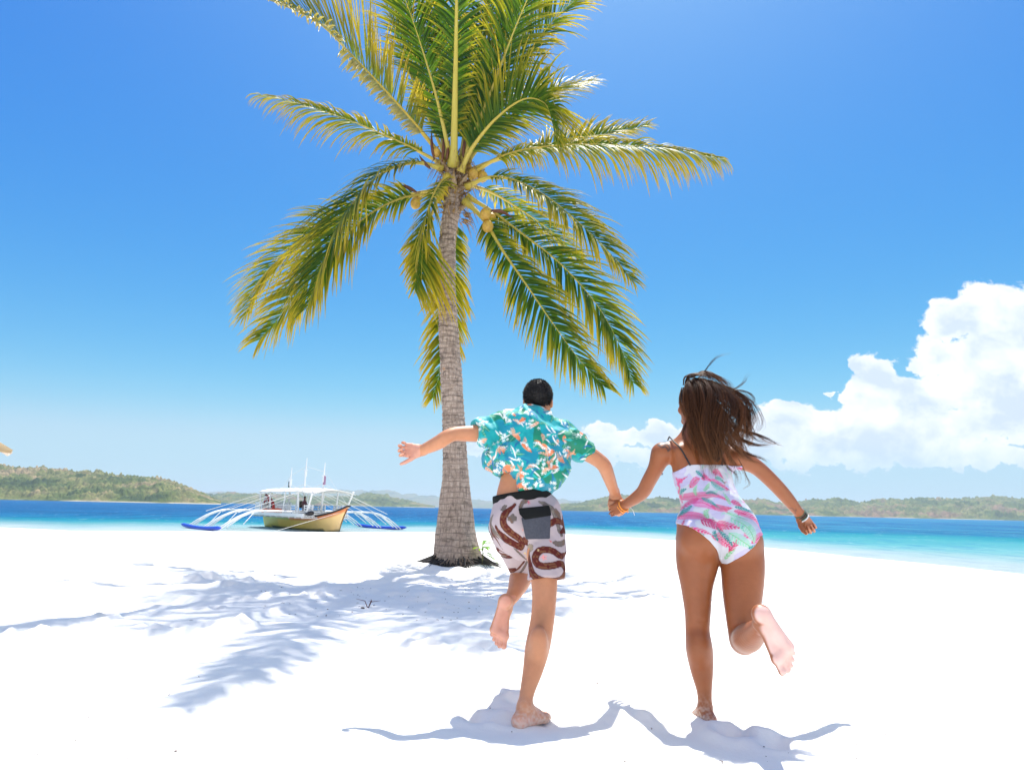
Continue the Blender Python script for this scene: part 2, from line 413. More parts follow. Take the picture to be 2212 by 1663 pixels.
# ------------------------------------------------------------------ hills across the bay
def hills(name, ridge, D0, D1, ncol, nrow, tree_amp, tree_sc, m, seed, base_z=-1.3, lump=0.18):
    px = np.array([r_[0] for r_ in ridge], float); py = np.array([r_[1] for r_ in ridge], float)
    cols = np.linspace(px[0], px[-1], ncol); tops = np.interp(cols, px, py)
    us, hs_ = [], []
    for c, tp in zip(cols, tops):
        r_ = ray(c, tp); us.append(r_.x / r_.y); hs_.append(CAM.z + D1 * r_.z / r_.y)
    us = np.array(us); hs_ = np.array(hs_)
    t = np.linspace(0, 1.5, nrow)
    U, T_ = np.meshgrid(us, t, indexing='ij'); Hh = np.repeat(hs_[:, None], nrow, 1)
    Dd = D0 + (D1 - D0) * T_
    X = U * Dd; Y = Dd
    prof = np.where(T_ < 1, np.sin(np.clip(T_, 0, 1) * math.pi / 2) ** 0.85, np.cos((T_ - 1) * math.pi / 1.1) ** 1.0)
    sc = (D1 - D0)
    n_ = fbm(X / sc * 2.2 + 7 * seed, Y / sc * 2.2, oct=4, seed=seed)
    Z = base_z + (Hh - base_z) * prof * (1 + lump * n_ * np.clip(1 - np.abs(T_ - 1) * 2.5, 0, 1) * 0.25 + lump * n_ * np.clip(1 - np.clip(T_ - .85, 0, 1) * 8, 0, 1))
    Z = Z + tree_amp * np.clip(T_ * 12, 0, 1) * (fbm(X / tree_sc, Y / tree_sc, oct=3, seed=seed + 5, gain=0.7) - 0.2) * np.clip(Hh / Hh.max() * 2, 0.2, 1)
    V = np.stack([X.ravel(), Y.ravel(), Z.ravel()], 1)
    i = np.arange(ncol - 1)[:, None] * nrow; j = np.arange(nrow - 1)[None, :]
    q = np.stack([i + j, i + nrow + j, i + nrow + j + 1, i + j + 1], -1).reshape(-1, 4)
    o = link(name, mesh_np(name, V, q, True), m); o['kind'] = 'structure'; return o
def hillmat(name, cs, sc, fine):
    def b(t):
        oc = objco(t)
        a = t.noise(oc, sc, 5, 0.6); f = t.noise(oc, fine, 4, 0.7)
        c = t.ramp(a, [(0.36, cs[0]), (0.46, cs[1]), (0.54, cs[2]), (0.63, cs[3])])
        c = t.mix(t.mrange(f, 0.38, 0.62), c, t.mix(0.62, c, (0.012, 0.03, 0.014)))
        sp = t.new('ShaderNodeSeparateXYZ'); t.l.new(oc, sp.inputs[0])
        c = t.mix(t.math('MULTIPLY', t.mrange(sp.outputs[2], -0.8, 0.3, 0.8, 0), t.mrange(t.noise(oc, 0.01, 2), 0.5, 0.56)), c, (0.5, 0.46, 0.38))
        t.l.new(c, t.b.inputs['Base Color'])
    return mat(name, rough=0.95, spec=0.1, build=b)
G1, G2, G3, G4 = (0.035, 0.06, 0.022), (0.10, 0.135, 0.035), (0.20, 0.20, 0.07), (0.33, 0.25, 0.14)
hm1 = hillmat('hill_scrub', (G1, G2, G3, G4), 0.018, 0.16)
hm2 = hillmat('hill_far_scrub', (G1, G2, G3, (0.24, 0.15, 0.1)), 0.009, 0.06)
hills('hills', [(-500,985),(-200,990),(0,1009),(60,1013),(110,1017),(200,1021),(270,1030),(330,1033),(380,1043),(410,1055),(450,1070),(478,1083)], 620, 820, 900, 130, 3.4, 7.0, hm1, 1)
hills('hills', [(440,1071),(500,1066),(560,1068),(620,1070),(700,1075),(745,1073),(800,1066),(830,1070),(870,1082),(905,1088),(940,1093)], 1500, 2000, 500, 60, 6, 22, hm2, 3)
hills('hills', [(1190,1090),(1250,1088),(1300,1078),(1345,1074),(1400,1080),(1470,1084),(1560,1084),(1640,1083),(1690,1092),(1730,1088),(1800,1084),(1860,1088),(1900,1083),(1970,1078),(2060,1080),(2130,1076),(2212,1078),(2350,1070),(2700,1080)], 1350, 1800, 1300, 90, 6, 15, hm2, 5)
hills('hills', [(430,1068),(480,1063),(600,1069),(700,1066),(745,1062),(800,1066),(880,1071),(960,1078),(1060,1084),(1150,1074),(1230,1083),(1350,1090),(1480,1082),(1560,1080),(1640,1086),(1740,1092),(2300,1105)], 4200, 5600, 400, 40, 14, 90, hm2, 9)

# ------------------------------------------------------------------ air
def build_haze():
    mb = MB(); mb.box((0, 2500, 70), (14400, 12600, 190))
    m = bpy.data.materials.new('sea_air'); m.use_nodes = True; t = NT(m.node_tree); t.n.clear()
    pv = t.new('ShaderNodeVolumePrincipled'); pv.inputs['Color'].default_value = (0.74, 0.89, 1.0, 1); pv.inputs['Density'].default_value = 0.00022
    pv.inputs['Anisotropy'].default_value = 0.2
    out = t.new('ShaderNodeOutputMaterial'); t.l.new(pv.outputs[0], out.inputs['Volume'])
    o = mb.build('haze', m, smooth=False); o['kind'] = 'stuff'
    return o
build_haze()
# ------------------------------------------------------------------ coconut palm
PD = 12.4
TREE_BASE = P(987, 1215, PD); TREE_BASE.z = zs(TREE_BASE.x, TREE_BASE.y)
palm = empty('palm_tree', TREE_BASE)
tag(palm, 'tall coconut palm with grey trunk and green and yellow fronds on white sand', 'palm tree')
def bark(t):
    oc = objco(t); mp = t.new('ShaderNodeMapping'); mp.inputs['Scale'].default_value = (1, 1, 0.22); t.l.new(oc, mp.inputs[0])
    mh = t.new('ShaderNodeMapping'); mh.inputs['Scale'].default_value = (0.35, 0.35, 2.2); t.l.new(oc, mh.inputs[0])
    a = t.noise(mp.outputs[0], 26, 5, 0.7); b_ = t.noise(oc, 3.2, 4, 0.6); h = t.noise(mh.outputs[0], 11, 5, 0.65)
    sp = t.new('ShaderNodeSeparateXYZ'); t.l.new(oc, sp.inputs[0])
    c = t.ramp(a, [(0.3, (0.17, 0.13, 0.105)), (0.5, (0.46, 0.35, 0.28)), (0.72, (0.66, 0.54, 0.45))])
    c = t.mix(t.mrange(h, 0.54, 0.66, 0, 0.7), c, (0.11, 0.08, 0.06))
    wv = t.new('ShaderNodeTexWave', wave_type='BANDS', bands_direction='Z'); wv.inputs['Scale'].default_value = 3.1; wv.inputs['Distortion'].default_value = 4.5; wv.inputs['Detail'].default_value = 3; wv.inputs['Detail Scale'].default_value = 0.8; t.l.new(oc, wv.inputs[0])
    c = t.mix(t.math('MULTIPLY', t.mrange(wv.outputs['Fac'], 0.22, 0.0, 0, 0.5), t.mrange(a, 0.3, 0.6)), c, (0.06, 0.045, 0.035))
    c = t.mix(t.mrange(b_, 0.58, 0.72, 0, 0.75), c, (0.075, 0.055, 0.04))
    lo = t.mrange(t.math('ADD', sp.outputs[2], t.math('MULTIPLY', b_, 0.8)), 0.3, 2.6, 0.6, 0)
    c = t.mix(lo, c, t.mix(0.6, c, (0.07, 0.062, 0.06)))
    sc = t.mrange(t.noise(oc, 1.7, 2, 0.5), 0.69, 0.72, 0, 0.8)
    c = t.mix(sc, c, (0.62, 0.30, 0.12))
    t.l.new(c, t.b.inputs['Base Color'])
    bump(t, t.math('ADD', a, h), 0.8, 0.03)
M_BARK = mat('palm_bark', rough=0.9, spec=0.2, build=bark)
def leafmat(name, trans=0.38, rough=0.45, spec=0.22):
    m = bpy.data.materials.new(name); m.use_nodes = True; t = NT(m.node_tree); b = t.n['Principled BSDF']
    a = t.new('ShaderNodeAttribute'); a.attribute_name = 'Col'
    t.l.new(a.outputs[0], b.inputs['Base Color']); b.inputs['Roughness'].default_value = rough; b.inputs['Specular IOR Level'].default_value = spec
    tr = t.new('ShaderNodeBsdfTranslucent')
    g = t.new('ShaderNodeVectorMath', operation='MULTIPLY'); t.l.new(a.outputs[0], g.inputs[0]); g.inputs[1].default_value = (1.7, 1.6, 0.5)
    t.l.new(g.outputs[0], tr.inputs[0])
    mx_ = t.new('ShaderNodeMixShader'); mx_.inputs[0].default_value = trans
    t.l.new(b.outputs[0], mx_.inputs[1]); t.l.new(tr.outputs[0], mx_.inputs[2]); t.l.new(mx_.outputs[0], t.n['Material Output'].inputs[0])
    return m
M_LEAF = leafmat('palm_leaflet')
M_RACH = mat('palm_petiole', (0.5, 0.36, 0.06), 0.45, attr='Col')
def build_trunk():
    pts = [(987,1222,52),(987,1200,50.5),(986,1170,46),(985,1130,39),(984,1090,34),(984,1050,30),(983,1000,27),(982,950,25.5),(979,890,24),(976,830,23.5),(972,760,22.5),(968,690,21.5),(965,620,20.5),(965,560,19.5),(968,500,18.5),(975,460,19),(982,410,22),(985,370,24),(987,350,18)]
    C = []
    for (x, y, r_) in pts:
        p = P(x, y, PD); d = (p - CAM).length
        C.append((p.x, p.y, p.z, r_ / F * p.y * 1.0))
    C[0] = (C[0][0], C[0][1], TREE_BASE.z - 0.15, C[0][3])
    sp = spline(C, 520); n = 64
    z = sp[:, 2]; th = np.linspace(0, 2 * math.pi, n, endpoint=False)
    TH, ZI = np.meshgrid(th, z); RR = np.repeat(sp[:, 3][:, None], n, 1)
    hh = ZI - TREE_BASE.z
    ringp = (0.10 + 0.05 * np.clip(hh / 7, 0, 1) * 0) ; ph = (hh + 0.05 * np.sin(TH + hh * 2) + 0.05 * vnoise(hh * 3.1, hh * 0, seed=12) + 0.02 * vnoise(TH * 2, hh * 5, seed=2)) / ringp
    saw = (ph % 1.0)
    am = np.clip((hh - 0.8) / 1.8, 0.05, 1)
    RR = RR + am * 0.02 * (saw - 0.5) + 0.012 * fbm(np.cos(TH) * 2.2, np.sin(TH) * 2.2, hh * 2.0, oct=3, seed=6) * (1 + 1.5 * np.exp(-hh))
    RR = RR + 0.006 * fbm(np.cos(TH) * 12, np.sin(TH) * 12, hh * 1.5, oct=2, seed=16) * (1 - 0.6 * am)
    X = sp[:, 0][:, None] + RR * np.cos(TH); Y = sp[:, 1][:, None] + RR * np.sin(TH)
    V = np.stack([X, Y, ZI], -1).reshape(-1, 3) - np.array(TREE_BASE)
    k = np.arange(n); i = np.arange(len(z) - 1)[:, None] * n
    q = np.stack([i + k, i + (k + 1) % n, i + n + (k + 1) % n, i + n + k], -1).reshape(-1, 4)
    me = mesh_np('trunk', V, q)
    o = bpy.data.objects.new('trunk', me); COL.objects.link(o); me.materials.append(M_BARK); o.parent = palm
    # roots
    mb = MB(); rr = random.Random(3)
    for i in range(230):
        a = rr.uniform(0, 2 * math.pi); r0 = 0.42; L = rr.uniform(0.12, 0.5) * (1.15 if abs(math.cos(a)) > 0.5 else 0.8)
        z0 = rr.uniform(0.0, 0.16); b = TREE_BASE
        pp = []
        for s_ in np.linspace(0, 1, 6):
            q_ = r0 + L * s_; aa = a + 0.15 * math.sin(s_ * 3 + i) * s_ * rr.uniform(0.4, 1)
            x = b.x + q_ * math.cos(aa); y = b.y + q_ * math.sin(aa); g = zs(x, y)
            pp.append(Vector((x, y, g + z0 * (1 - s_) ** 1.6 + 0.012 * (1 - s_ * 1.9))) - b)
        mb.tube(pp, list(np.linspace(rr.uniform(0.007, 0.014), 0.002, 6)), 5)
    o = mb.build('roots', mat('palm_roots', (0.035, 0.032, 0.032), 0.9)); o.parent = palm
build_trunk()

FRR = random.Random(21)
def frond(ctrl, yel=0.35, ll=0.75, dry=0.0, dens=1.0, base=0.13, spread=1.0, stiff=1.0, upv=None, side_bias=(1, 1), tipyel=1.0, rad=0.024, tip_cut=1.0):
    """ctrl: (px, py, D) of the rachis from the crown outwards; leaflets both sides"""
    r_ = FRR; ll = ll * 1.46; dens = dens * 1.42
    pts = spline([tuple(P(*c)) for c in ctrl], 80)
    seg = np.linalg.norm(np.diff(pts, axis=0), axis=1); Ltot = seg.sum(); arc = np.concatenate([[0], np.cumsum(seg)]) / Ltot
    def at(s): return Vector([np.interp(s, arc, pts[:, k]) for k in range(3)])
    V, Q, Cc = [], [], []; n = 0
    N = int(66 * dens * Ltot / 3.6 + 20)
    out = Vector(pts[-1]) - Vector(pts[0]); 
    UPB = Vector(upv) if upv else Vector((0, 0, 1))
    green = (0.013, 0.052, 0.008); mid = (0.095, 0.185, 0.014); yell = (0.46, 0.36, 0.025); brn = (0.34, 0.19, 0.08); gry = (0.5, 0.46, 0.38)
    def lerp(a, b, t): t = max(0, min(1, t)); return tuple(a[k] + (b[k] - a[k]) * t for k in range(3))
    ptwist = r_.uniform(-0.15, 0.15)
    for sgn in (-1, 1):
        gapc = 0
        for k in range(N):
            s = base + (1 - base) * (k + r_.uniform(-0.3, 0.3)) / N
            s = min(max(s, base), 0.995)
            p = at(s); T = (at(min(s + 0.02, 1)) - at(max(s - 0.02, 0))).normalized()
            S = T.cross(UPB)
            if S.length < 0.15: S = T.cross(Vector((0.3, -1, 0.2)))
            S.normalize(); Nn = S.cross(T).normalized()
            if r_.random() < 0.05: gapc = r_.randint(1, 3)
            if gapc > 0: gapc -= 1; continue
            prof = (0.45 + 1.15 * (s - base) / (1 - base)) if s < 0.4 else (1.0 if s < 0.7 else 1.0 - 0.62 * (s - 0.7) / 0.3)
            L = ll * min(1, prof) * r_.uniform(0.72, 1.12) * side_bias[0 if sgn < 0 else 1]
            a = R(28 + 34 * s + r_.uniform(-8, 8)) / spread
            d = (S * sgn * math.cos(a) + T * math.sin(a) + Nn * (0.30 + r_.uniform(-0.22, 0.22))).normalized()
            w0 = 0.0185 * r_.uniform(0.8, 1.15) * (1 if s < 0.8 else 0.7); ns = 7
            broken = r_.random() < 0.09
            yl = yel + 0.06 + r_.uniform(-0.3, 0.3) + 0.15 * tipyel * s
            wn = d.cross(Nn).normalized(); wn = (wn + Nn * r_.uniform(-0.35, 0.35)).normalized()
            q_ = p.copy(); pr = None
            for j in range(ns + 1):
                u_ = j / ns
                ww = w0 * (0.35 + 0.65 * min(1, u_ * 5)) * (1 - u_ ** 2.2) ** 0.8 + 0.0012
                wdir = (wn - d * wn.dot(d)).normalized()
                nrm = d.cross(wdir)
                for m_, off in ((-1, 0.0), (0, 0.22), (1, 0.0)):
                    V.append(q_ + wdir * ww * m_ - nrm * ww * off * 2)
                    c = lerp(green, mid, yl * 1.3 + 0.3 * u_)
                    c = lerp(c, yell, (yl - 0.25) * 1.2 + (u_ - 0.45) * (0.9 + yl))
                    if u_ > 0.78: c = lerp(c, brn, (u_ - 0.78) * 4 * r_.uniform(0.3, 1) * tipyel)
                    if dry > 0: c = lerp(c, gry, dry * (1 if sgn < 0 else 0.15) * r_.uniform(0.5, 1.3))
                    Cc.append(c)
                if j < ns:
                    for m_ in (0, 1):
                        b0 = n + j * 3 + m_; Q.append((b0, b0 + 1, b0 + 4, b0 + 3))
                    st = L / ns
                    g = (0.05 + 0.13 * u_) * (1.0 / stiff) * (2.3 if broken and j == 3 else 1)
                    d = (d + Vector((0.015 * r_.uniform(-1, 1), 0.0, -g))).normalized()
                    q_ = q_ + d * st
            n += (ns + 1) * 3
    V = np.array([tuple(v - TREE_BASE) for v in V])
    me = mesh_np('frond', V, Q, True, np.array(Cc)); me.materials.append(M_LEAF)
    o = bpy.data.objects.new('frond', me); COL.objects.link(o); o.parent = palm
    mb = MB(); m_ = 40; ss = np.linspace(0, 1, m_)
    rp = [at(s) - TREE_BASE for s in ss]
    rads = [rad * (1.5 * (1 - s) ** 2.2 + 0.75 * (1 - s) + 0.10) * (1 + 0.8 * max(0, 0.04 - s) / 0.04) for s in ss]
    yr = (0.55, 0.40, 0.055); gr = (0.35, 0.34, 0.06)
    mb.tube(rp, rads, 8, flat=0.72, col=lerp(gr, yr, yel + 0.35))
    me2 = mb.mesh('rachis', True, True); me2.materials.append(M_RACH)
    o2 = bpy.data.objects.new('rachis', me2); COL.objects.link(o2); o2.parent = o
    return o
D0 = PD
fr = [
 # seen behind the others first
 dict(ctrl=[(968,345,D0+.1),(935,230,D0+.8),(905,110,D0+1.3),(880,0,D0+1.5),(865,-90,D0+1.5)], yel=0.1, ll=0.85),
 dict(ctrl=[(1000,345,D0+.1),(1035,220,D0+.9),(1075,100,D0+1.4),(1110,-10,D0+1.7),(1140,-90,D0+1.7)], yel=0.08, ll=0.85),
 dict(ctrl=[(985,345,D0+.1),(975,200,D0+1),(955,60,D0+1.5),(945,-60,D0+1.6)], yel=0.05, ll=0.85),
 dict(ctrl=[(995,345,D0+.1),(1018,180,D0+.6),(1048,20,D0+.9),(1070,-110,D0+1)], yel=0.15, ll=0.8),
 # big ones rising to the left
 dict(upv=(.05,-1,.05), stiff=2.2, side_bias=(.5,1.15), ctrl=[(962,350,D0),(915,290,D0-.3),(840,205,D0-1.0),(760,120,D0-1.9),(690,52,D0-2.8),(600,8,D0-3.7),(545,-8,D0-4.3)], yel=0.80, ll=0.95, dry=0.55, dens=1.45),
 dict(ctrl=[(965,345,D0+.1),(925,255,D0+.2),(885,160,D0+.2),(850,60,D0+.1),(815,-40,D0)], yel=0.42, ll=0.9),
 dict(upv=(0,-.85,.5), ctrl=[(955,355,D0),(900,325,D0+.1),(820,288,D0+.2),(740,255,D0+.2),(650,225,D0+.1),(560,205,D0-.1)], yel=0.58, ll=0.75, stiff=0.45, side_bias=(1.05, 0.4), tipyel=1.5),
 # up through the middle, leaning over the beach
 dict(ctrl=[(980,360,D0-.25),(981,300,D0-.6),(983,200,D0-1.3),(985,90,D0-2.2),(985,-30,D0-3.2),(968,-115,D0-4.4),(940,-165,D0-5.3)], yel=0.12, ll=0.52, rad=0.034, dens=0.9, tipyel=0.3),
 dict(ctrl=[(1008,350,D0),(1040,285,D0),(1085,200,D0-.1),(1140,115,D0-.2),(1205,35,D0-.4),(1270,-20,D0-.6)], yel=0.36, ll=0.95, dens=1.2),
 dict(ctrl=[(1000,352,D0),(1020,250,D0+.2),(1060,140,D0+.3),(1120,30,D0+.2),(1180,-60,D0)], yel=0.22, ll=0.85),
 # curled one at the upper right
 dict(ctrl=[(995,372,D0-.3),(1020,320,D0-.5),(1070,258,D0-.8),(1130,215,D0-1.1),(1175,222,D0-1.4),(1192,262,D0-1.6),(1200,305,D0-1.7)], yel=0.35, ll=0.9, dens=1.2, upv=(0.5,0.1,0.9)),
 dict(upv=(0,-.7,.7), ctrl=[(1010,350,D0),(1060,290,D0+.2),(1130,230,D0+.5),(1200,195,D0+.8),(1275,180,D0+1.0)], yel=0.55, ll=0.75),
 # to the right
 dict(upv=(0,-.8,.5), ctrl=[(1010,372,D0),(1060,350,D0),(1130,330,D0+.4),(1230,305,D0+1.0),(1320,287,D0+1.4),(1400,272,D0+1.6)], yel=0.6, ll=0.55, base=0.3),
 dict(upv=(0,-.85,.5), ctrl=[(1012,385,D0-.1),(1060,350,D0-.2),(1130,325,D0-.3),(1240,313,D0-.4),(1360,315,D0-.5),(1470,326,D0-.6),(1560,343,D0-.7)], yel=0.55, ll=0.88, stiff=0.42, dens=1.3, side_bias=(0.4, 1.05), tipyel=1.5),
 dict(upv=(.1,-.75,.6), ctrl=[(1008,405,D0-.2),(1050,385,D0-.4),(1105,388,D0-.6),(1180,425,D0-.8),(1260,490,D0-1.0),(1325,555,D0-1.1),(1368,608,D0-1.2)], yel=0.40, ll=0.62, stiff=0.9, dens=1.25),
 dict(upv=(.25,-1,.15), ctrl=[(1010,425,D0-.1),(1060,455,D0-.1),(1120,500,D0-.1),(1210,570,D0-.1),(1290,660,D0-.1),(1340,750,D0-.1),(1368,828,D0-.1)], yel=0.30, ll=0.72, dens=1.2),
 dict(upv=(-.1,-1,.1), ctrl=[(1005,435,D0-.2),(1045,475,D0-.3),(1085,540,D0-.4),(1140,620,D0-.5),(1195,700,D0-.6),(1250,775,D0-.7),(1308,838,D0-.8)], yel=0.24, ll=0.66, dens=1.2, rad=0.03),
 dict(ctrl=[(1010,400,D0+.3),(1060,415,D0+.7),(1120,450,D0+1.1),(1190,500,D0+1.4),(1250,560,D0+1.6)], yel=0.45, ll=0.6),
 # hanging behind the trunk
 dict(upv=(0,-1,.1), ctrl=[(985,430,D0+.5),(985,500,D0+.75),(978,590,D0+.8),(968,690,D0+.8),(955,780,D0+.75),(935,860,D0+.7)], yel=0.5, ll=0.62, dens=1.2),
 # front one drooping in front of the crown
 dict(ctrl=[(965,380,D0-.3),(938,420,D0-.6),(915,490,D0-.75),(903,560,D0-.8),(895,625,D0-.8)], yel=0.5, ll=0.95, dens=1.3, side_bias=(1.15, 0.45), base=0.08, stiff=1.4),
 dict(ctrl=[(962,400,D0-.3),(935,455,D0-.5),(918,530,D0-.6),(915,600,D0-.6),(935,665,D0-.6)], yel=0.85, ll=0.42, base=0.3),
 # lower left
 dict(upv=(-.2,-.5,.75), ctrl=[(955,365,D0-.2),(905,352,D0-.4),(850,362,D0-.6),(795,400,D0-.8),(750,460,D0-1.0),(710,540,D0-1.1),(685,610,D0-1.15),(665,665,D0-1.2)], yel=0.25, ll=1.0, dens=1.35, stiff=0.75, base=0.1),
 dict(upv=(-.2,-1,.25), ctrl=[(958,425,D0-.1),(915,422,D0-.2),(860,432,D0-.3),(790,470,D0-.3),(720,540,D0-.3),(655,620,D0-.3),(600,690,D0-.3),(560,735,D0-.3)], yel=0.48, ll=0.85, dens=1.2),
 dict(upv=(-.2,-.8,.5), ctrl=[(955,410,D0+.1),(890,420,D0+.4),(810,440,D0+.7),(720,475,D0+1),(640,530,D0+1.2),(570,600,D0+1.3),(530,680,D0+1.3)], yel=0.5, ll=0.85, dens=1.1),
 # the ones that reach over the beach, above the picture
 dict(ctrl=[(975,350,D0-.2),(940,200,D0-1.0),(890,40,D0-1.9),(850,-60,D0-2.5)], yel=0.2, ll=0.8),
 dict(ctrl=[(1000,350,D0-.2),(1060,200,D0-1.0),(1130,20,D0-1.8),(1220,-160,D0-2.6)], yel=0.2, ll=0.8),
]
for f_ in fr: frond(**f_)

def palm_bits():
    # coconuts, each on its short stalk, and the brown spathes
    def husk(t):
        oc = objco(t); c = t.ramp(t.noise(oc, 9, 4), [(0.35, (0.40, 0.22, 0.03)), (0.65, (0.62, 0.40, 0.06))]); t.l.new(c, t.b.inputs['Base Color'])
    mh = mat('coconut_husk', rough=0.5, build=husk)
    for (x, y, d, s_) in ((897,440,-.3,1.0),(902,426,-.15,.8),(1048,463,-.5,1.05),(1053,489,-.45,1.1),(942,330,-.3,.9),(1022,376,-.2,1),(1042,382,-.1,1.05),(1010,362,.1,.9),(1062,470,-.2,.8)):
        p = P(x, y, PD + d) - TREE_BASE; mb = MB(); r = 0.098 * s_; V0 = []
        mb.ell((0, 0, 0), (r, r, r * 1.12), 16, 12)
        V = mb.V[0]; k = 1 + 0.05 * np.cos(3 * np.arctan2(V[:, 1], V[:, 0])) * (1 - (V[:, 2] / r / 1.2) ** 2)
        V *= k[:, None]
        mb.tube([(0, 0, r * 1.0), (0.01, 0.01, r * 1.25), (0.04, 0.04, r * 1.7)], [0.035, 0.02, 0.013], 6)
        me = mb.mesh('coconut'); me.materials.append(mh)
        o = bpy.data.objects.new('coconut', me); COL.objects.link(o); o.parent = palm; o.location = p
    ms = mat('spathe', (0.13, 0.045, 0.022), 0.6)
    for pts in (((938,345),(933,315),(932,280)),((955,350),(958,320),(957,290)),((1000,340),(1003,312),(1006,285)),((930,365),(915,350),(905,335)),((1060,455),(1085,458),(1110,472)),((900,415),(880,405),(868,400)),((965,345),(968,325),(972,300))):
        mb = MB(); pp = [P(x, y, PD - 0.35) - TREE_BASE for (x, y) in pts]; pp = [Vector(q) for q in spline([tuple(q) for q in pp], 9)]
        mb.tube(pp, [0.02, 0.045, 0.06, 0.062, 0.06, 0.05, 0.035, 0.02, 0.004], 8, flat=0.5)
        me = mb.mesh('spathe'); me.materials.append(ms); o = bpy.data.objects.new('spathe', me); COL.objects.link(o); o.parent = palm
    # brown fibre at the leaf bases
    mb = MB(); rr = random.Random(9); c0 = P(984, 395, PD) - TREE_BASE
    for i in range(260):
        a = rr.uniform(0, 6.28); z = rr.uniform(-0.75, 0.5); r0 = 0.17 + 0.06 * rr.random()
        p0 = c0 + Vector((math.cos(a) * r0, math.sin(a) * r0, z)); L = rr.uniform(0.15, 0.45)
        p1 = p0 + Vector((math.cos(a + .3) * L * .55, math.sin(a + .3) * L * .55, rr.uniform(-.3, .3) * L)); p2 = p1 + Vector((math.cos(a) * L * .3, math.sin(a) * L * .3, -L * 0.7))
        g = rr.random()
        mb.tube([p0, p1, p2], [rr.choice([0.006, 0.012, 0.022]), 0.006, 0.002], 4, col=(0.2 + .35 * g, 0.11 + .22 * g, 0.05 + .05 * g))
    for i in range(16):
        a = i * 0.39 * 2; p0 = c0 + Vector((math.cos(a) * .1, math.sin(a) * .1, -0.55 + i * 0.05)); d = Vector((math.cos(a), math.sin(a), 0.9))
        mb.tube([p0, p0 + d * .12, p0 + d * .27], [0.09, 0.075, 0.02], 8, flat=0.5, col=(0.36, 0.25, 0.14))
    me = mb.mesh('leaf_sheath', True, True); me.materials.append(M_RACH); o = bpy.data.objects.new('leaf_sheath', me); COL.objects.link(o); o.parent = palm
palm_bits()
def sprout():
    b = P(1042, 1195, 12.0); b.z = zs(b.x, b.y); s = empty('seedling', b); tag(s, 'small bright green seedling growing beside the foot of the palm trunk', 'plant')
    mb = MB(); mb.tube([(0, 0, -.03), (0.01, 0, .15), (0.0, 0, .32)], [.012, .009, .007], 6); 
    me = mb.mesh('stem'); me.materials.append(mat('green_stem', (.12, .12, .04), .6)); o = bpy.data.objects.new('stem', me); COL.objects.link(o); o.parent = s
    mb = MB(); rr = random.Random(4)
    for i in range(13):
        a = rr.uniform(-1.4, 1.6) if i < 10 else rr.uniform(0, 6.28); L = rr.uniform(.2, .36); d = Vector((math.cos(a), math.sin(a) * .8, rr.uniform(0.1, .9))).normalized(); p = Vector((0, 0, rr.uniform(.16, .36))); rows = []
        w_ = d.cross(Vector((0, 0, 1))).normalized()
        for j in range(7):
            u_ = j / 6; ww = .036 * math.sin(math.pi * (0.08 + .92 * u_)) + .001
            rows.append([p - w_ * ww, p + Vector((0, 0, -.006)), p + w_ * ww]); d = (d + Vector((0, 0, -.18))).normalized(); p = p + d * L / 6
        g = rr.random(); mb.sheet(rows, col=(.10 + .12 * g, .28 + .1 * g, .03))
    me = mb.mesh('foliage', True, True); me.materials.append(leafmat('seedling_leaf')); o = bpy.data.objects.new('foliage', me); COL.objects.link(o); o.parent = s
sprout()
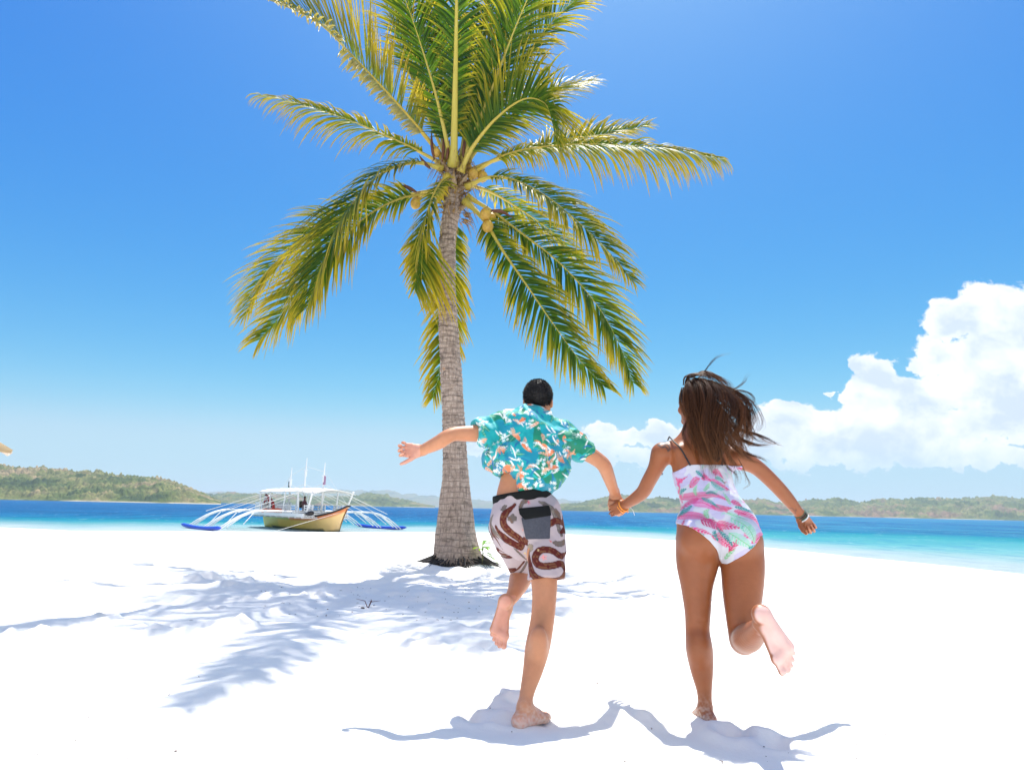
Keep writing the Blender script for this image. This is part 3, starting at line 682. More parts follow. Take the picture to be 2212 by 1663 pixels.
# ------------------------------------------------------------------ one smooth skin from many tapered limbs
class Field:
    def __init__(s, lo, hi, h):
        s.lo = np.array(lo, float); s.h = h
        s.n = np.ceil((np.array(hi) - s.lo) / h).astype(int) + 1
        s.F = np.full(s.n, 0.5, np.float32)
        s.ax = [(s.lo[k] + h * np.arange(s.n[k])).astype(np.float32) for k in range(3)]
    def win(s, lo, hi):
        a = np.clip(np.floor((np.array(lo) - s.lo) / s.h).astype(int), 0, s.n - 1)
        b = np.clip(np.ceil((np.array(hi) - s.lo) / s.h).astype(int) + 1, 1, s.n)
        sl = tuple(slice(a[k], max(b[k], a[k] + 1)) for k in range(3))
        X, Y, Z = np.meshgrid(s.ax[0][sl[0]], s.ax[1][sl[1]], s.ax[2][sl[2]], indexing='ij', sparse=True)
        return sl, X, Y, Z
    def comb(s, sl, d, k, mode='add'):
        F = s.F[sl]
        if mode == 'add':
            if k <= 0: s.F[sl] = np.minimum(F, d)
            else:
                h = np.clip(0.5 + 0.5 * (F - d) / k, 0, 1); s.F[sl] = F * (1 - h) + d * h - k * h * (1 - h)
        elif mode == 'sub':
            d = -d
            h = np.clip(0.5 - 0.5 * (F - d) / max(k, 1e-5), 0, 1); s.F[sl] = F * (1 - h) + d * h + k * h * (1 - h)
    def cone(s, a, b, ra, rb, k=0.02, n=None, fac=1.0, mode='add'):
        a = np.array(a, float); b = np.array(b, float); m = max(ra, rb) + k * 1.5 + 3 * s.h
        sl, X, Y, Z = s.win(np.minimum(a, b) - m, np.maximum(a, b) + m)
        ba = b - a; L2 = max(ba @ ba, 1e-9)
        px, py, pz = X - a[0], Y - a[1], Z - a[2]
        t = np.clip((px * ba[0] + py * ba[1] + pz * ba[2]) / L2, 0, 1)
        vx, vy, vz = px - ba[0] * t, py - ba[1] * t, pz - ba[2] * t
        if n is not None:
            n = np.array(n, float); n /= np.linalg.norm(n)
            q = (vx * n[0] + vy * n[1] + vz * n[2]) * (fac - 1)
            vx, vy, vz = vx + n[0] * q, vy + n[1] * q, vz + n[2] * q
        d = np.sqrt(vx * vx + vy * vy + vz * vz) - (ra + (rb - ra) * t)
        s.comb(sl, d.astype(np.float32), k, mode)
    def ell(s, c, ax, r, k=0.02, mode='add'):
        """ax: 3 orthonormal rows, r: radii"""
        c = np.array(c, float); A = np.array([list(v) for v in ax], float); m = max(r) + k * 1.5 + 3 * s.h
        sl, X, Y, Z = s.win(c - m, c + m)
        px, py, pz = X - c[0], Y - c[1], Z - c[2]
        u = [(px * A[i, 0] + py * A[i, 1] + pz * A[i, 2]) for i in range(3)]
        k0 = np.sqrt(sum((u[i] / r[i]) ** 2 for i in range(3))); k1 = np.sqrt(sum((u[i] / r[i] ** 2) ** 2 for i in range(3))) + 1e-9
        s.comb(sl, (k0 * (k0 - 1) / k1).astype(np.float32), k, mode)
    def chain(s, pts, k=0.02, n=None, fac=1.0):
        """pts: (px, py, D, radius in photo pixels); one smooth limb, then joined softly to the rest"""
        raw = np.array([list(P(*p[:3])) + [p[3] * p[2] / F] for p in pts])
        q = spline(raw, 7 * (len(pts) - 1) + 1) if len(pts) > 2 else raw
        m = q[:, 3].max() + k * 1.5 + 3 * s.h
        sl, X, Y, Z = s.win(q[:, :3].min(0) - m, q[:, :3].max(0) + m)
        if n is not None: n = np.array(n, float); n /= np.linalg.norm(n)
        best = None
        for a, b in zip(q[:-1], q[1:]):
            ba = (b - a)[:3]; L2 = max(ba @ ba, 1e-9); px, py, pz = X - a[0], Y - a[1], Z - a[2]
            t = np.clip((px * ba[0] + py * ba[1] + pz * ba[2]) / L2, 0, 1)
            vx, vy, vz = px - ba[0] * t, py - ba[1] * t, pz - ba[2] * t
            if n is not None:
                w_ = (vx * n[0] + vy * n[1] + vz * n[2]) * (fac - 1); vx, vy, vz = vx + n[0] * w_, vy + n[1] * w_, vz + n[2] * w_
            d = (np.sqrt(vx * vx + vy * vy + vz * vz) - (a[3] + (b[3] - a[3]) * t)).astype(np.float32)
            best = d if best is None else np.minimum(best, d)
        s.comb(sl, best, k)
    def mesh(s, smooth=2):
        return surface_nets(s.F, s.lo, s.h, smooth)

def surface_nets(F, lo, h, smooth=2):
    ins = F < 0
    c = [ins[a:F.shape[0] - 1 + a, b:F.shape[1] - 1 + b, d:F.shape[2] - 1 + d] for a in (0, 1) for b in (0, 1) for d in (0, 1)]
    s_ = sum(x.astype(np.int8) for x in c); act = (s_ > 0) & (s_ < 8)
    I = np.argwhere(act); n = len(I)
    idx = -np.ones(act.shape, np.int32); idx[act] = np.arange(n)
    pos = np.zeros((n, 3)); cnt = np.zeros(n)
    cor = [(a, b, d) for a in (0, 1) for b in (0, 1) for d in (0, 1)]
    val = {q: F[I[:, 0] + q[0], I[:, 1] + q[1], I[:, 2] + q[2]].astype(float) for q in cor}
    for q in cor:
        for ax in range(3):
            if q[ax] == 0:
                r = list(q); r[ax] = 1; r = tuple(r); a, b = val[q], val[r]
                m = (a < 0) != (b < 0); t = np.where(m, a / np.where(m, a - b, 1), 0)
                p = np.array(q, float)[None, :] + np.zeros((n, 3)); p[:, ax] += t
                pos += p * m[:, None]; cnt += m
    V = np.array(lo) + (I + pos / cnt[:, None]) * h
    Q = []
    for ax in range(3):
        sl0 = [slice(1, -1)] * 3; sl0[ax] = slice(0, -1); sl1 = list(sl0); sl1[ax] = slice(1, None)
        sl0 = [slice(1, F.shape[k] - 1) for k in range(3)]; sl0[ax] = slice(0, F.shape[ax] - 1)
        sl1 = list(sl0); sl1[ax] = slice(1, F.shape[ax])
        a, b = ins[tuple(sl0)], ins[tuple(sl1)]
        E = np.argwhere(a != b); flip = a[tuple(E.T)]
        base = E + np.array([0 if k == ax else 1 for k in range(3)])
        u, v = [(1, 2), (2, 0), (0, 1)][ax]
        def g(du, dv):
            q = base.copy(); q[:, u] -= du; q[:, v] -= dv; return idx[q[:, 0], q[:, 1], q[:, 2]]
        q = np.stack([g(0, 0), g(1, 0), g(1, 1), g(0, 1)], 1)
        q[~flip] = q[~flip][:, ::-1]
        Q.append(q)
    Q = np.vstack(Q); Q = Q[(Q >= 0).all(1)]
    for _ in range(smooth):
        e = np.vstack([Q[:, [0, 1]], Q[:, [1, 2]], Q[:, [2, 3]], Q[:, [3, 0]]])
        S = np.zeros_like(V); N = np.zeros(len(V))
        for k in range(3): S[:, k] = np.bincount(e[:, 0], V[e[:, 1], k], len(V)) + np.bincount(e[:, 1], V[e[:, 0], k], len(V))
        N = np.bincount(e[:, 0], minlength=len(V)) + np.bincount(e[:, 1], minlength=len(V))
        V = 0.5 * V + 0.5 * S / N[:, None]
    return V, Q
def vnormals(V, Q):
    n = np.cross(V[Q[:, 2]] - V[Q[:, 0]], V[Q[:, 3]] - V[Q[:, 1]]); N = np.zeros_like(V)
    for k in range(3):
        N[:, k] = sum(np.bincount(Q[:, j], n[:, k], len(V)) for j in range(4))
    return N / (np.linalg.norm(N, axis=1)[:, None] + 1e-12)
def prune(V, Q, keepface):
    Q = Q[keepface]; used = np.zeros(len(V), bool); used[Q.ravel()] = True
    m = np.cumsum(used) - 1; return V[used], m[Q], used

def frame(d, n):
    """orthonormal: d forward, n roughly normal -> (d, side, n)"""
    d = Vector(d).normalized(); n = Vector(n); n = (n - d * n.dot(d)).normalized(); return d, n.cross(d).normalized(), n

def hand(f, wrist, d, n, thumb_side, curl=(50, 60, 40), s=1.0, spread=0.12, tc=0.4, k=0.006):
    """wrist point, d to the knuckles, n out of the palm (fingers curl towards n), thumb on +side*thumb_side"""
    d, side, n = frame(d, n); w = Vector(wrist); side = side * thumb_side      # towards the thumb
    pl = 0.088 * s
    f.cone(w - d * 0.01 * s, w + d * 0.03 * s, 0.026 * s, 0.033 * s, 0.02, n, 1.5)
    f.cone(w + d * 0.03 * s + side * 0.012 * s, w + d * pl * 0.86 + side * 0.022 * s, 0.021 * s, 0.019 * s, 0.015, n, 1.5)
    f.cone(w + d * 0.03 * s - side * 0.012 * s, w + d * pl * 0.84 - side * 0.020 * s, 0.021 * s, 0.018 * s, 0.015, n, 1.5)
    f.cone(w + d * 0.02 * s + side * 0.022 * s + n * 0.008 * s, w + d * 0.055 * s + side * 0.03 * s + n * 0.006 * s, 0.019 * s, 0.014 * s, 0.012)
    tips = []
    for i, (o, L, r) in enumerate(((0.030, 0.92, 0.0092), (0.010, 1.0, 0.0095), (-0.011, 0.94, 0.0090), (-0.030, 0.76, 0.0080))):
        p = w + d * (pl * (0.97 if i in (1, 2) else 0.90)) + side * o * s
        ang = 0.0; sp_ = spread * (1.5 - i) / 1.5
        seg = (0.044 * L * s, 0.028 * L * s, 0.022 * L * s); rr = (r, r * 0.92, r * 0.84, r * 0.74)
        f.cone(w + d * pl * 0.6 + side * o * s * 0.9, p, 0.012 * s, rr[0] * s * 1.05, k)
        for j in range(3):
            ang += R(curl[j] * (1 + 0.08 * math.sin(i * 2.1 + j)))
            dd = (d * math.cos(ang) + n * math.sin(ang) + side * sp_ * math.cos(ang)).normalized()
            q = p + dd * seg[j]
            f.cone(p, q, rr[j] * s, rr[j + 1] * s, 0.003); p = q
        tips.append(p)
    # thumb leaves the side of the palm near its base
    p = w + d * 0.022 * s + side * 0.026 * s + n * 0.008 * s
    td = (d * 0.72 + side * (0.75 - tc * 0.5) + n * (0.25 + tc)).normalized(); q = p + td * 0.042 * s; f.cone(p, q, 0.0155 * s, 0.0118 * s, 0.008)
    td = (td + d * 0.25 - side * tc * 0.5 + n * tc * .3).normalized(); r_ = q + td * 0.033 * s; f.cone(q, r_, 0.0118 * s, 0.0102 * s, 0.003)
    td = (td + d * 0.2 - side * tc * 0.6 + n * tc * .3).normalized(); q2 = r_ + td * 0.026 * s; f.cone(r_, q2, 0.0102 * s, 0.0080 * s, 0.003)
    return tips

def foot(f, ankle, toe_dir, sole_n, big_side, s=1.0, toebend=0.0, k=0.012):
    """ankle joint; toe_dir heel->toe; sole_n points out of the sole; big_side +1/-1 side of the big toe"""
    d, side, n = frame(toe_dir, sole_n); a = Vector(ankle); side = side * big_side
    heel = a - d * 0.042 * s + n * 0.050 * s
    f.ell(heel, (d, side, n), (0.038 * s, 0.034 * s, 0.032 * s), 0.02)
    f.cone(a, heel, 0.034 * s, 0.028 * s, 0.02)
    f.cone(a + n * 0.01 * s + side * 0.018 * s, a + n * 0.01 * s - side * 0.018 * s, 0.024 * s, 0.024 * s, 0.012)   # ankle bones
    bb = a + d * 0.128 * s + n * 0.064 * s + side * 0.026 * s; bl = a + d * 0.106 * s + n * 0.066 * s - side * 0.032 * s
    f.cone(heel + n * 0.004 - side * 0.012 * s, bl, 0.024 * s, 0.019 * s, 0.016)
    f.cone(a + d * 0.03 * s + n * 0.022 * s, bb - n * 0.006 * s, 0.032 * s, 0.021 * s, 0.022)
    f.cone(a + d * 0.02 * s + n * 0.032 * s, bl, 0.031 * s, 0.017 * s, 0.022)
    f.cone(bb, bl, 0.0225 * s, 0.0175 * s, 0.012)
    f.ell(a + d * 0.045 * s + n * 0.094 * s + side * 0.028 * s, (d, side, n), (0.050 * s, 0.022 * s, 0.016 * s), 0.012, 'sub')   # the arch
    for i, (o, L, r, fw_) in enumerate(((0.031, 0.044, 0.0150, 0.140), (0.0085, 0.040, 0.0100, 0.148), (-0.0085, 0.035, 0.0094, 0.142), (-0.0245, 0.030, 0.0090, 0.130), (-0.0395, 0.025, 0.0088, 0.113))):
        p = a + d * fw_ * s + n * 0.066 * s + side * o * s
        dd = (d * math.cos(toebend) - n * math.sin(toebend) + side * (o * 0.8)).normalized()
        q = p + dd * L * s * 0.5; e = q + (dd + n * 0.5).normalized() * L * s * 0.35
        f.cone(p - d * 0.02 * s, q, r * s * 1.0, r * s * 0.86, 0.006); f.cone(q, e, r * s * 0.86, r * s * 1.03, 0.003)
    return heel

def head(f, c, face, upv, s=1.0):
    """c centre of the skull; face the way the face looks"""
    upv = Vector(upv).normalized(); fc = Vector(face); fc = (fc - upv * fc.dot(upv)).normalized(); sd = fc.cross(upv).normalized()   # to the person's right
    def p(x, y, z): return Vector(c) + (sd * x + fc * y + upv * z) * s
    A = (sd, fc, upv)
    f.ell(p(0, -0.012, 0.022), A, (0.074 * s, 0.092 * s, 0.085 * s), 0.01)
    f.ell(p(0, 0.028, -0.02), A, (0.062 * s, 0.062 * s, 0.080 * s), 0.03)
    f.cone(p(-0.045, 0.0, -0.055), p(-0.016, 0.066, -0.098), 0.022 * s, 0.016 * s, 0.03)
    f.cone(p(0.045, 0.0, -0.055), p(0.016, 0.066, -0.098), 0.022 * s, 0.016 * s, 0.03)
    f.ell(p(0, 0.072, -0.098), A, (0.022 * s, 0.018 * s, 0.016 * s), 0.02)
    f.cone(p(-0.035, 0.070, 0.012), p(0.035, 0.070, 0.012), 0.014 * s, 0.014 * s, 0.015)      # brow
    for q in (-1, 1):
        f.ell(p(q * 0.031, 0.086, -0.010), A, (0.016 * s, 0.012 * s, 0.010 * s), 0.010, 'sub')
        f.ell(p(q * 0.031, 0.070, -0.010), A, (0.0135 * s, 0.0135 * s, 0.0125 * s), 0.003)     # eye under its lids
        f.ell(p(q * 0.045, 0.060, -0.038), A, (0.020 * s, 0.018 * s, 0.018 * s), 0.02)
        # ear
        f.ell(p(q * 0.078, -0.004, -0.012), A, (0.008 * s, 0.018 * s, 0.030 * s), 0.006)
        f.ell(p(q * 0.086, 0.000, -0.008), A, (0.005 * s, 0.009 * s, 0.016 * s), 0.004, 'sub')
    f.cone(p(0, 0.084, 0.000), p(0, 0.106, -0.040), 0.007 * s, 0.0115 * s, 0.012)
    f.cone(p(-0.012, 0.092, -0.043), p(0.012, 0.092, -0.043), 0.008 * s, 0.008 * s, 0.006)
    f.cone(p(-0.020, 0.080, -0.067), p(0.020, 0.080, -0.067), 0.006 * s, 0.006 * s, 0.006)     # lips
    f.cone(p(-0.016, 0.079, -0.078), p(0.016, 0.079, -0.078), 0.007 * s, 0.007 * s, 0.005)
    return p, A

def skinmat(name, rough=0.48):
    def b(t):
        oc = objco(t)
        n1 = t.noise(oc, 9, 4); n2 = t.noise(oc, 160, 3, 0.6)
        mixc = t.mix(t.mrange(n1, 0.3, 0.7, 0.0, 0.22), t.attr, (0.9, 0.62, 0.5), 'MULTIPLY')
        t.l.new(mixc, t.b.inputs['Base Color']); bump(t, n2, 0.12, 0.003)
        t.b.inputs['Subsurface Weight'].default_value = 0.12; t.b.inputs['Subsurface Radius'].default_value = (0.02, 0.008, 0.004); t.b.inputs['Subsurface Scale'].default_value = 0.5
    return mat(name, rough=rough, attr='Col', spec=0.4, build=b)
def proj(V):
    """photo coordinates of points (used to lay prints out on the cloth at its true place)"""
    q = V - np.array(CAM); z = q @ np.array(fw); return q @ np.array(rt) / z * F + W / 2, -(q @ np.array(up)) / z * F + H / 2
# ------------------------------------------------------------------ prints for the cloth
def cloth_uv(V, a, b, r, off=0.0):
    """unrolls cloth round the axis a-b: u round the body, v along it"""
    a = np.array(a, float); b = np.array(b, float); ax = (b - a) / np.linalg.norm(b - a)
    back = np.array([0, -1.0, 0]); back -= ax * (back @ ax); back /= np.linalg.norm(back); sd = np.cross(ax, back)
    if sd[0] < 0: sd = -sd
    q = V - a; v = q @ ax; x = q @ sd; y = q @ back
    return np.arctan2(x, y) * r, v
class Print:
    def __init__(s, V, a, b, r, D, planar=False):
        s.a, s.b, s.r, s.D = np.array(a, float), np.array(b, float), r, D
        s.u, s.v = cloth_uv(V, a, b, r); s.C = np.ones((len(V), 3))
        ax = (s.b - s.a) / np.linalg.norm(s.b - s.a); back = np.array([0, -1.0, 0]); back -= ax * (back @ ax); back /= np.linalg.norm(back)
        sd = np.cross(ax, back); s.sd = sd if sd[0] > 0 else -sd; s.ax = ax; s.pl = planar
        if planar:
            x = (V - s.a) @ s.sd; y = (V - s.a) @ back; s.u = np.where(y > -0.02, x, 1.6 - x)
    def at(s, px, py):
        q = np.array(P(px, py, s.D)) - s.a
        if s.pl: return np.array([q @ s.sd, q @ s.ax])
        x = np.clip(q @ s.sd / s.r, -0.98, 0.98)
        return np.array([math.asin(x) * s.r, q @ s.ax])
    def curve(s, pts, n=24):
        return spline([tuple(p) for p in pts], n)
    def near(s, cv):
        best = np.full(len(s.u), 9.0); T = np.zeros(len(s.u)); S = np.zeros(len(s.u))
        lo = cv.min(0) - 0.09; hi = cv.max(0) + 0.09
        m = (s.u > lo[0]) & (s.u < hi[0]) & (s.v > lo[1]) & (s.v < hi[1]); I = np.nonzero(m)[0]
        if not len(I): return I, None, None, None
        u, v = s.u[I], s.v[I]; bd = np.full(len(I), 9.0); bt = np.zeros(len(I)); bs = np.zeros(len(I)); n = len(cv) - 1
        for k in range(n):
            a, b = cv[k], cv[k + 1]; d = b - a; L2 = d @ d + 1e-12
            t = np.clip(((u - a[0]) * d[0] + (v - a[1]) * d[1]) / L2, 0, 1)
            ex, ey = u - a[0] - d[0] * t, v - a[1] - d[1] * t; dd = np.hypot(ex, ey); cr = d[0] * ey - d[1] * ex
            w_ = dd < bd; bd[w_] = dd[w_]; bt[w_] = ((k + t) / n)[w_]; bs[w_] = np.sign(cr)[w_]
        return I, bd, bt, bs
    def put(s, I, m, col, al=1.0):
        m = np.clip(m, 0, 1) * al; s.C[I] = s.C[I] * (1 - m[:, None]) + np.array(col) * m[:, None]
    def band(s, cv, w, col, edge=None, belly=None, taper=0.25, al=1.0):
        I, d, t, sg = s.near(cv)
        if not len(I): return
        ww = w * np.clip(np.minimum(t, 1 - t) / taper, 0.25, 1) ** 0.6
        if edge is not None: s.put(I, sstep(0, 0.003, ww + 0.0025 - d), edge, al)
        s.put(I, sstep(-0.001, 0.002, ww - d), col, al)
        if belly is not None: s.put(I, sstep(0, 0.003, ww * 0.4 - np.abs(d - ww * 0.45)) * (vnoise(s.u[I] * 90, s.v[I] * 90, seed=3) > 0.05), belly, 0.7)
    def feather(s, cv, w, col, col2=None, barb=90, al=1.0):
        I, d, t, sg = s.near(cv)
        if not len(I): return
        L = np.linalg.norm(np.diff(cv, axis=0), axis=1).sum()
        ww = w * np.sin(np.pi * np.clip(t, 0, 1) ** 0.75) ** 0.7 + 1e-4
        st = np.sin((t * L * 1.0 - d * 0.9) * 2 * np.pi / 0.0125)
        m = sstep(0, 0.002, ww - d) * (0.25 + 0.75 * (st > -0.15)); m *= (t > 0.001) & (t < 0.999)
        s.put(I, m, col, al)
        if col2 is not None: s.put(I, sstep(0, 0.0015, 0.0022 - d), col2, al)
    def blob(s, c, r, col, petals=5, al=1.0, ph=0.0):
        m = (np.abs(s.u - c[0]) < r * 1.5) & (np.abs(s.v - c[1]) < r * 1.5); I = np.nonzero(m)[0]
        if not len(I): return
        x, y = s.u[I] - c[0], s.v[I] - c[1]; a = np.arctan2(y, x) + ph; rr = r * (0.62 + 0.38 * np.cos(a * petals))
        s.put(I, sstep(0, 0.002, rr - np.hypot(x, y)), col, al)
def darkfold(V, Q):
    return V

# ------------------------------------------------------------------ the man
SKIN_M, SKIN_W = (0.56, 0.255, 0.132), (0.31, 0.102, 0.036)
def flipfix(V, Q):
    a, b, c = V[Q[:, 0]], V[Q[:, 1]], V[Q[:, 2]]
    vol = np.einsum('ij,ij->i', a, np.cross(b, c)).sum()
    return Q[:, ::-1] if vol < 0 else Q
def bbox(pts, pad):
    a = np.array([tuple(p) for p in pts]); return a.min(0) - pad, a.max(0) + pad
def person_root(c, label, cat='person'):
    e = empty('person', c); tag(e, label, cat); return e
def child(parent, name, V, Q, m, col=None, base=None):
    b = Vector(base if base is not None else parent.matrix_world.translation)
    me = mesh_np(name, V - np.array(b), Q, True, col); me.materials.append(m)
    o = bpy.data.objects.new(name, me); COL.objects.link(o); o.parent = parent
    return o
YN = (0, 1, 0)

def man():
    base = P(1150, 1560, 3.5); base.z = zs(base.x, base.y)
    root = person_root(base, 'running man with short black hair, turquoise tropical shirt and snake print shorts')
    g0 = zs(P(1133, 1535, 3.42).x, 3.42)
    lo, hi = bbox([P(835, 960, 3.8), P(1375, 830, 4.5), P(1133, 1600, 3.3), P(1100, 800, 4.5)], 0.06); lo[2] = -0.06
    f = Field(lo, hi, 0.0045)
    hp, A = head(f, P(1162, 866, 4.0), (0.06, 1, -0.06), (0.0, 0.12, 1), 1.05)
    f.chain([(1163,888,4.0,20),(1161,905,3.98,21),(1158,930,3.96,30)], 0.03)
    f.chain([(1100,930,3.95,24),(1205,942,3.95,24)], 0.04, YN, 1.1)
    f.chain([(1150,962,3.94,56),(1142,1010,3.92,53),(1132,1050,3.9,53),(1128,1080,3.88,56),(1127,1112,3.87,57)], 0.04, YN, 1.42)
    f.cone(P(1143,940,3.86), P(1130,1080,3.80), 0.03, 0.03, 0.05)                       # muscles along the spine
    f.cone(P(1160,940,3.86), P(1145,1080,3.80), 0.03, 0.03, 0.05)
    f.cone(P(1149,950,3.83), P(1136,1075,3.775), 0.010, 0.010, 0.02, mode='sub')
    f.ell(P(1108,1118,3.82), ((1,0,0),(0,1,0),(0,0,1)), (0.095,0.10,0.10), 0.04); f.ell(P(1155,1118,3.82), ((1,0,0),(0,1,0),(0,0,1)), (0.095,0.10,0.10), 0.04)
    # left arm, swung out
    f.chain([(1080,928,3.93,24),(1028,936,3.86,18.5),(985,937,3.81,15.5),(965,944,3.79,15.5),(950,954,3.80,15.5),(928,965,3.84,13.2),(909,973,3.88,10.6)], 0.02)
    hand(f, P(910,973,3.88), (-1, 0.05, 0.02), (-0.1, -1, 0.12), 1, (42, 62, 35), 1.03, 0.22, 0.05)
    # right arm, reaching to her hand
    f.chain([(1222,948,3.95,24),(1262,974,4.0,18.5),(1290,992,4.04,16),(1305,1006,4.07,15.5),(1315,1030,4.15,13.5),(1328,1066,4.27,10.2)], 0.02)
    hand(f, P(1328,1064,4.27), (-0.12, 0.12, -1), (0.7, 0.6, 0.1), -1, (28, 48, 30), 1.05, 0.10, 0.3)
    # standing leg
    f.chain([(1160,1120,3.87,40),(1170,1190,3.79,33),(1176,1263,3.71,27),(1174,1318,3.65,24.5),(1168,1362,3.62,25),(1160,1404,3.58,25),(1151,1447,3.53,20.5),(1140,1489,3.48,15.5),(1134,1520,3.44,14)], 0.02)
    f.ell(P(1163,1390,3.53), ((1,0,0),(0,1,0),(0,0,1)), (0.045,0.05,0.085), 0.03)
    an = P(1133, 1532, 3.43); an.z = g0 + 0.072
    foot(f, an, (0.62, 0.78, 0.02), (0.05, 0, -1), -1, 1.04)
    # raised leg
    f.chain([(1110,1118,3.88,38),(1116,1180,4.05,31),(1127,1232,4.22,23.5)], 0.02)
    f.chain([(1127,1232,4.22,22),(1124,1250,4.08,23),(1113,1277,3.95,16.5),(1100,1298,3.88,12.5)], 0.02)
    foot(f, P(1091,1312,3.87), (-0.16, 0.05, -1), (-0.05, -1, 0.12), 1, 1.03, 0.1)
    V, Q = f.mesh(1); Q = flipfix(V, Q)
    N = vnormals(V, Q); C = np.tile(np.array(SKIN_M), (len(V), 1))
    n1 = fbm(V[:, 0] * 9, V[:, 1] * 9, V[:, 2] * 9, 3, 5)
    C *= (1 + 0.05 * n1)[:, None]
    pink = np.array((0.80, 0.42, 0.33))
    px_, py_ = proj(V)
    sole = sstep(0.55, 0.85, -N[:, 1]) * (V[:, 2] < 0.62) * (V[:, 2] > 0.22) * (px_ < 1115) * (py_ > 1285)
    palm_ = sstep(0.2, 0.7, -N[:, 1]) * (V[:, 0] < P(909, 970, 3.88).x)
    heel = sstep(0.085, 0.03, V[:, 2]) * sstep(3.50, 3.38, V[:, 1])
    for m_, a_ in ((sole, .75), (palm_, .6), (heel, .6)): C = C * (1 - a_ * m_[:, None]) + pink * a_ * m_[:, None]
    # skin darker in a soft patch at the back of the knee
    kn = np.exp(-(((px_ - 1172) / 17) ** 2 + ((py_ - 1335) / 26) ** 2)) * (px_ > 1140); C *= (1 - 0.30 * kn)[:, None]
    dn = fbm(V[:, 0] * 95, V[:, 1] * 95, V[:, 2] * 95, 2, 61); du = sstep(-0.6, 1.3, dn + 0.8 * np.exp(-np.maximum(V[:, 2], 0) / 0.05)) * sstep(0.15, 0.01, V[:, 2]) * 0.55
    C = C * (1 - du[:, None]) + np.array((0.74, 0.68, 0.60)) * du[:, None]
    C = C * (1 + 0.05 * fbm(V[:, 0] * 45, V[:, 1] * 45, V[:, 2] * 45, 2, 71))[:, None]
    body = child(root, 'body', V, Q, skinmat('skin_fair'), C)
    # hair: short, cropped
    c = hp(0, 0, 0); fh = Field(np.array(c) - 0.16, np.array(c) + 0.16, 0.003)
    fh.ell(hp(0, -0.014, 0.028), A, (0.079 * 1.05, 0.097 * 1.05, 0.090 * 1.05), 0.0)
    sl, X, Y, Z = fh.win(fh.lo, fh.lo + 1)
    lx = X - c[0]; ly = Y - c[1]; lz = Z - c[2]
    loc = [lx * a[0] + ly * a[1] + lz * a[2] for a in A]
    cut = np.maximum(np.minimum(loc[1] - 0.045, 0.035 - loc[2]), -0.062 - loc[2] - 0.25 * (loc[1] * 0))      # face open, nape line
    cut = np.maximum(cut, np.minimum(-0.004 - loc[2] + 0.0, loc[1] + 0.022))                                        # over the ears
    fh.F = np.maximum(fh.F, cut.astype(np.float32))
    V, Q = fh.mesh(1); Q = flipfix(V, Q); N = vnormals(V, Q)
    V = V + N * (0.0020 * fbm(V[:, 0] * 120, V[:, 1] * 120, V[:, 2] * 120, 2, 3))[:, None]
    mh = mat('black_hair', (0.010, 0.008, 0.008), 0.55, spec=0.35)
    hair = child(root, 'hair', V, Q, mh)
    mb = MB(); rr = random.Random(8)
    for i in rr.sample(range(len(V)), min(len(V), 5200)):
        v, n = Vector(V[i]), Vector(N[i])
        if (v - Vector(c)).dot(A[2]) < -0.05: continue
        d = (n + Vector((rr.uniform(-.5, .5), rr.uniform(-.5, .5), rr.uniform(-.2, .6)))).normalized(); L = rr.uniform(.005, .012)
        mb.tube([v - base, v + d * L * .6 - base, v + d * L + Vector((0, 0, -.002)) - base], [.0011, .0009, .0003], 3, caps=False)
    me = mb.mesh('hair_tufts'); me.materials.append(mh); o = bpy.data.objects.new('hair_tufts', me); COL.objects.link(o); o.parent = hair
    # ---------------- shirt
    lo, hi = bbox([P(1015, 880, 3.6), P(1300, 880, 4.3), P(1100, 1090, 3.6)], 0.03)
    f = Field(lo, hi, 0.0042)
    f.chain([(1092,926,3.93,30),(1150,921,3.94,34),(1205,938,3.94,33)], 0.03, YN, 1.1)
    f.chain([(1142,950,3.92,74),(1146,985,3.90,80)], 0.04, YN, 1.35)
    f.chain([(1150,985,3.89,76),(1164,1010,3.87,60)], 0.04, YN, 1.3)
    f.cone(P(1195,985,3.9), P(1200,1010,3.88), 0.10, 0.072, 0.03)
    f.cone(P(1150,1005,3.80), P(1122,1046,3.76), 0.10, 0.035, 0.03, YN, 1.5)
    f.cone(P(1150,1010,3.80), P(1165,1030,3.78), 0.09, 0.055, 0.03, YN, 1.5)
    f.ell(P(1063,1003,3.99), ((1,0,0),(0,1,0),(0,0,1)), (0.055, 0.08, 0.066), 0.02)
    def sleeve(pts, n=None):
        g = Field(lo, hi, 0.0042); g.chain(pts, 0.02)
        a, b = P(*pts[-2][:3]), P(*pts[-1][:3]); d = (b - a).normalized(); e = b - d * 0.005
        sl, X, Y, Z = g.win(g.lo, g.lo + 9); pl = (X - e.x) * d.x + (Y - e.y) * d.y + (Z - e.z) * d.z
        g.F = np.maximum(g.F, pl.astype(np.float32)); return g.F
    F2 = sleeve([(1095,925,3.93,31),(1062,928,3.9,29),(1030,936,3.86,26)])
    F3 = sleeve([(1200,940,3.94,34),(1240,958,3.98,30),(1272,978,4.01,25)])
    k = 0.02
    for G in (F2, F3):
        h_ = np.clip(0.5 + 0.5 * (f.F - G) / k, 0, 1); f.F = f.F * (1 - h_) + G * h_ - k * h_ * (1 - h_)
    # the neck hole, and the lifted hem
    f.ell(P(1164,884,3.99), ((1,0,0),(0,1,0),(0,0,1)), (0.066, 0.07, 0.028), 0.01, 'sub')
    f.ell(P(1085,1050,3.82), ((1,0,0),(0,1,0),(0,0,1)), (0.075, 0.30, 0.075), 0.02, 'sub')
    V, Q = f.mesh(1); Q = flipfix(V, Q); N = vnormals(V, Q)
    px_, py_ = proj(V)
    x, y, z = V.T
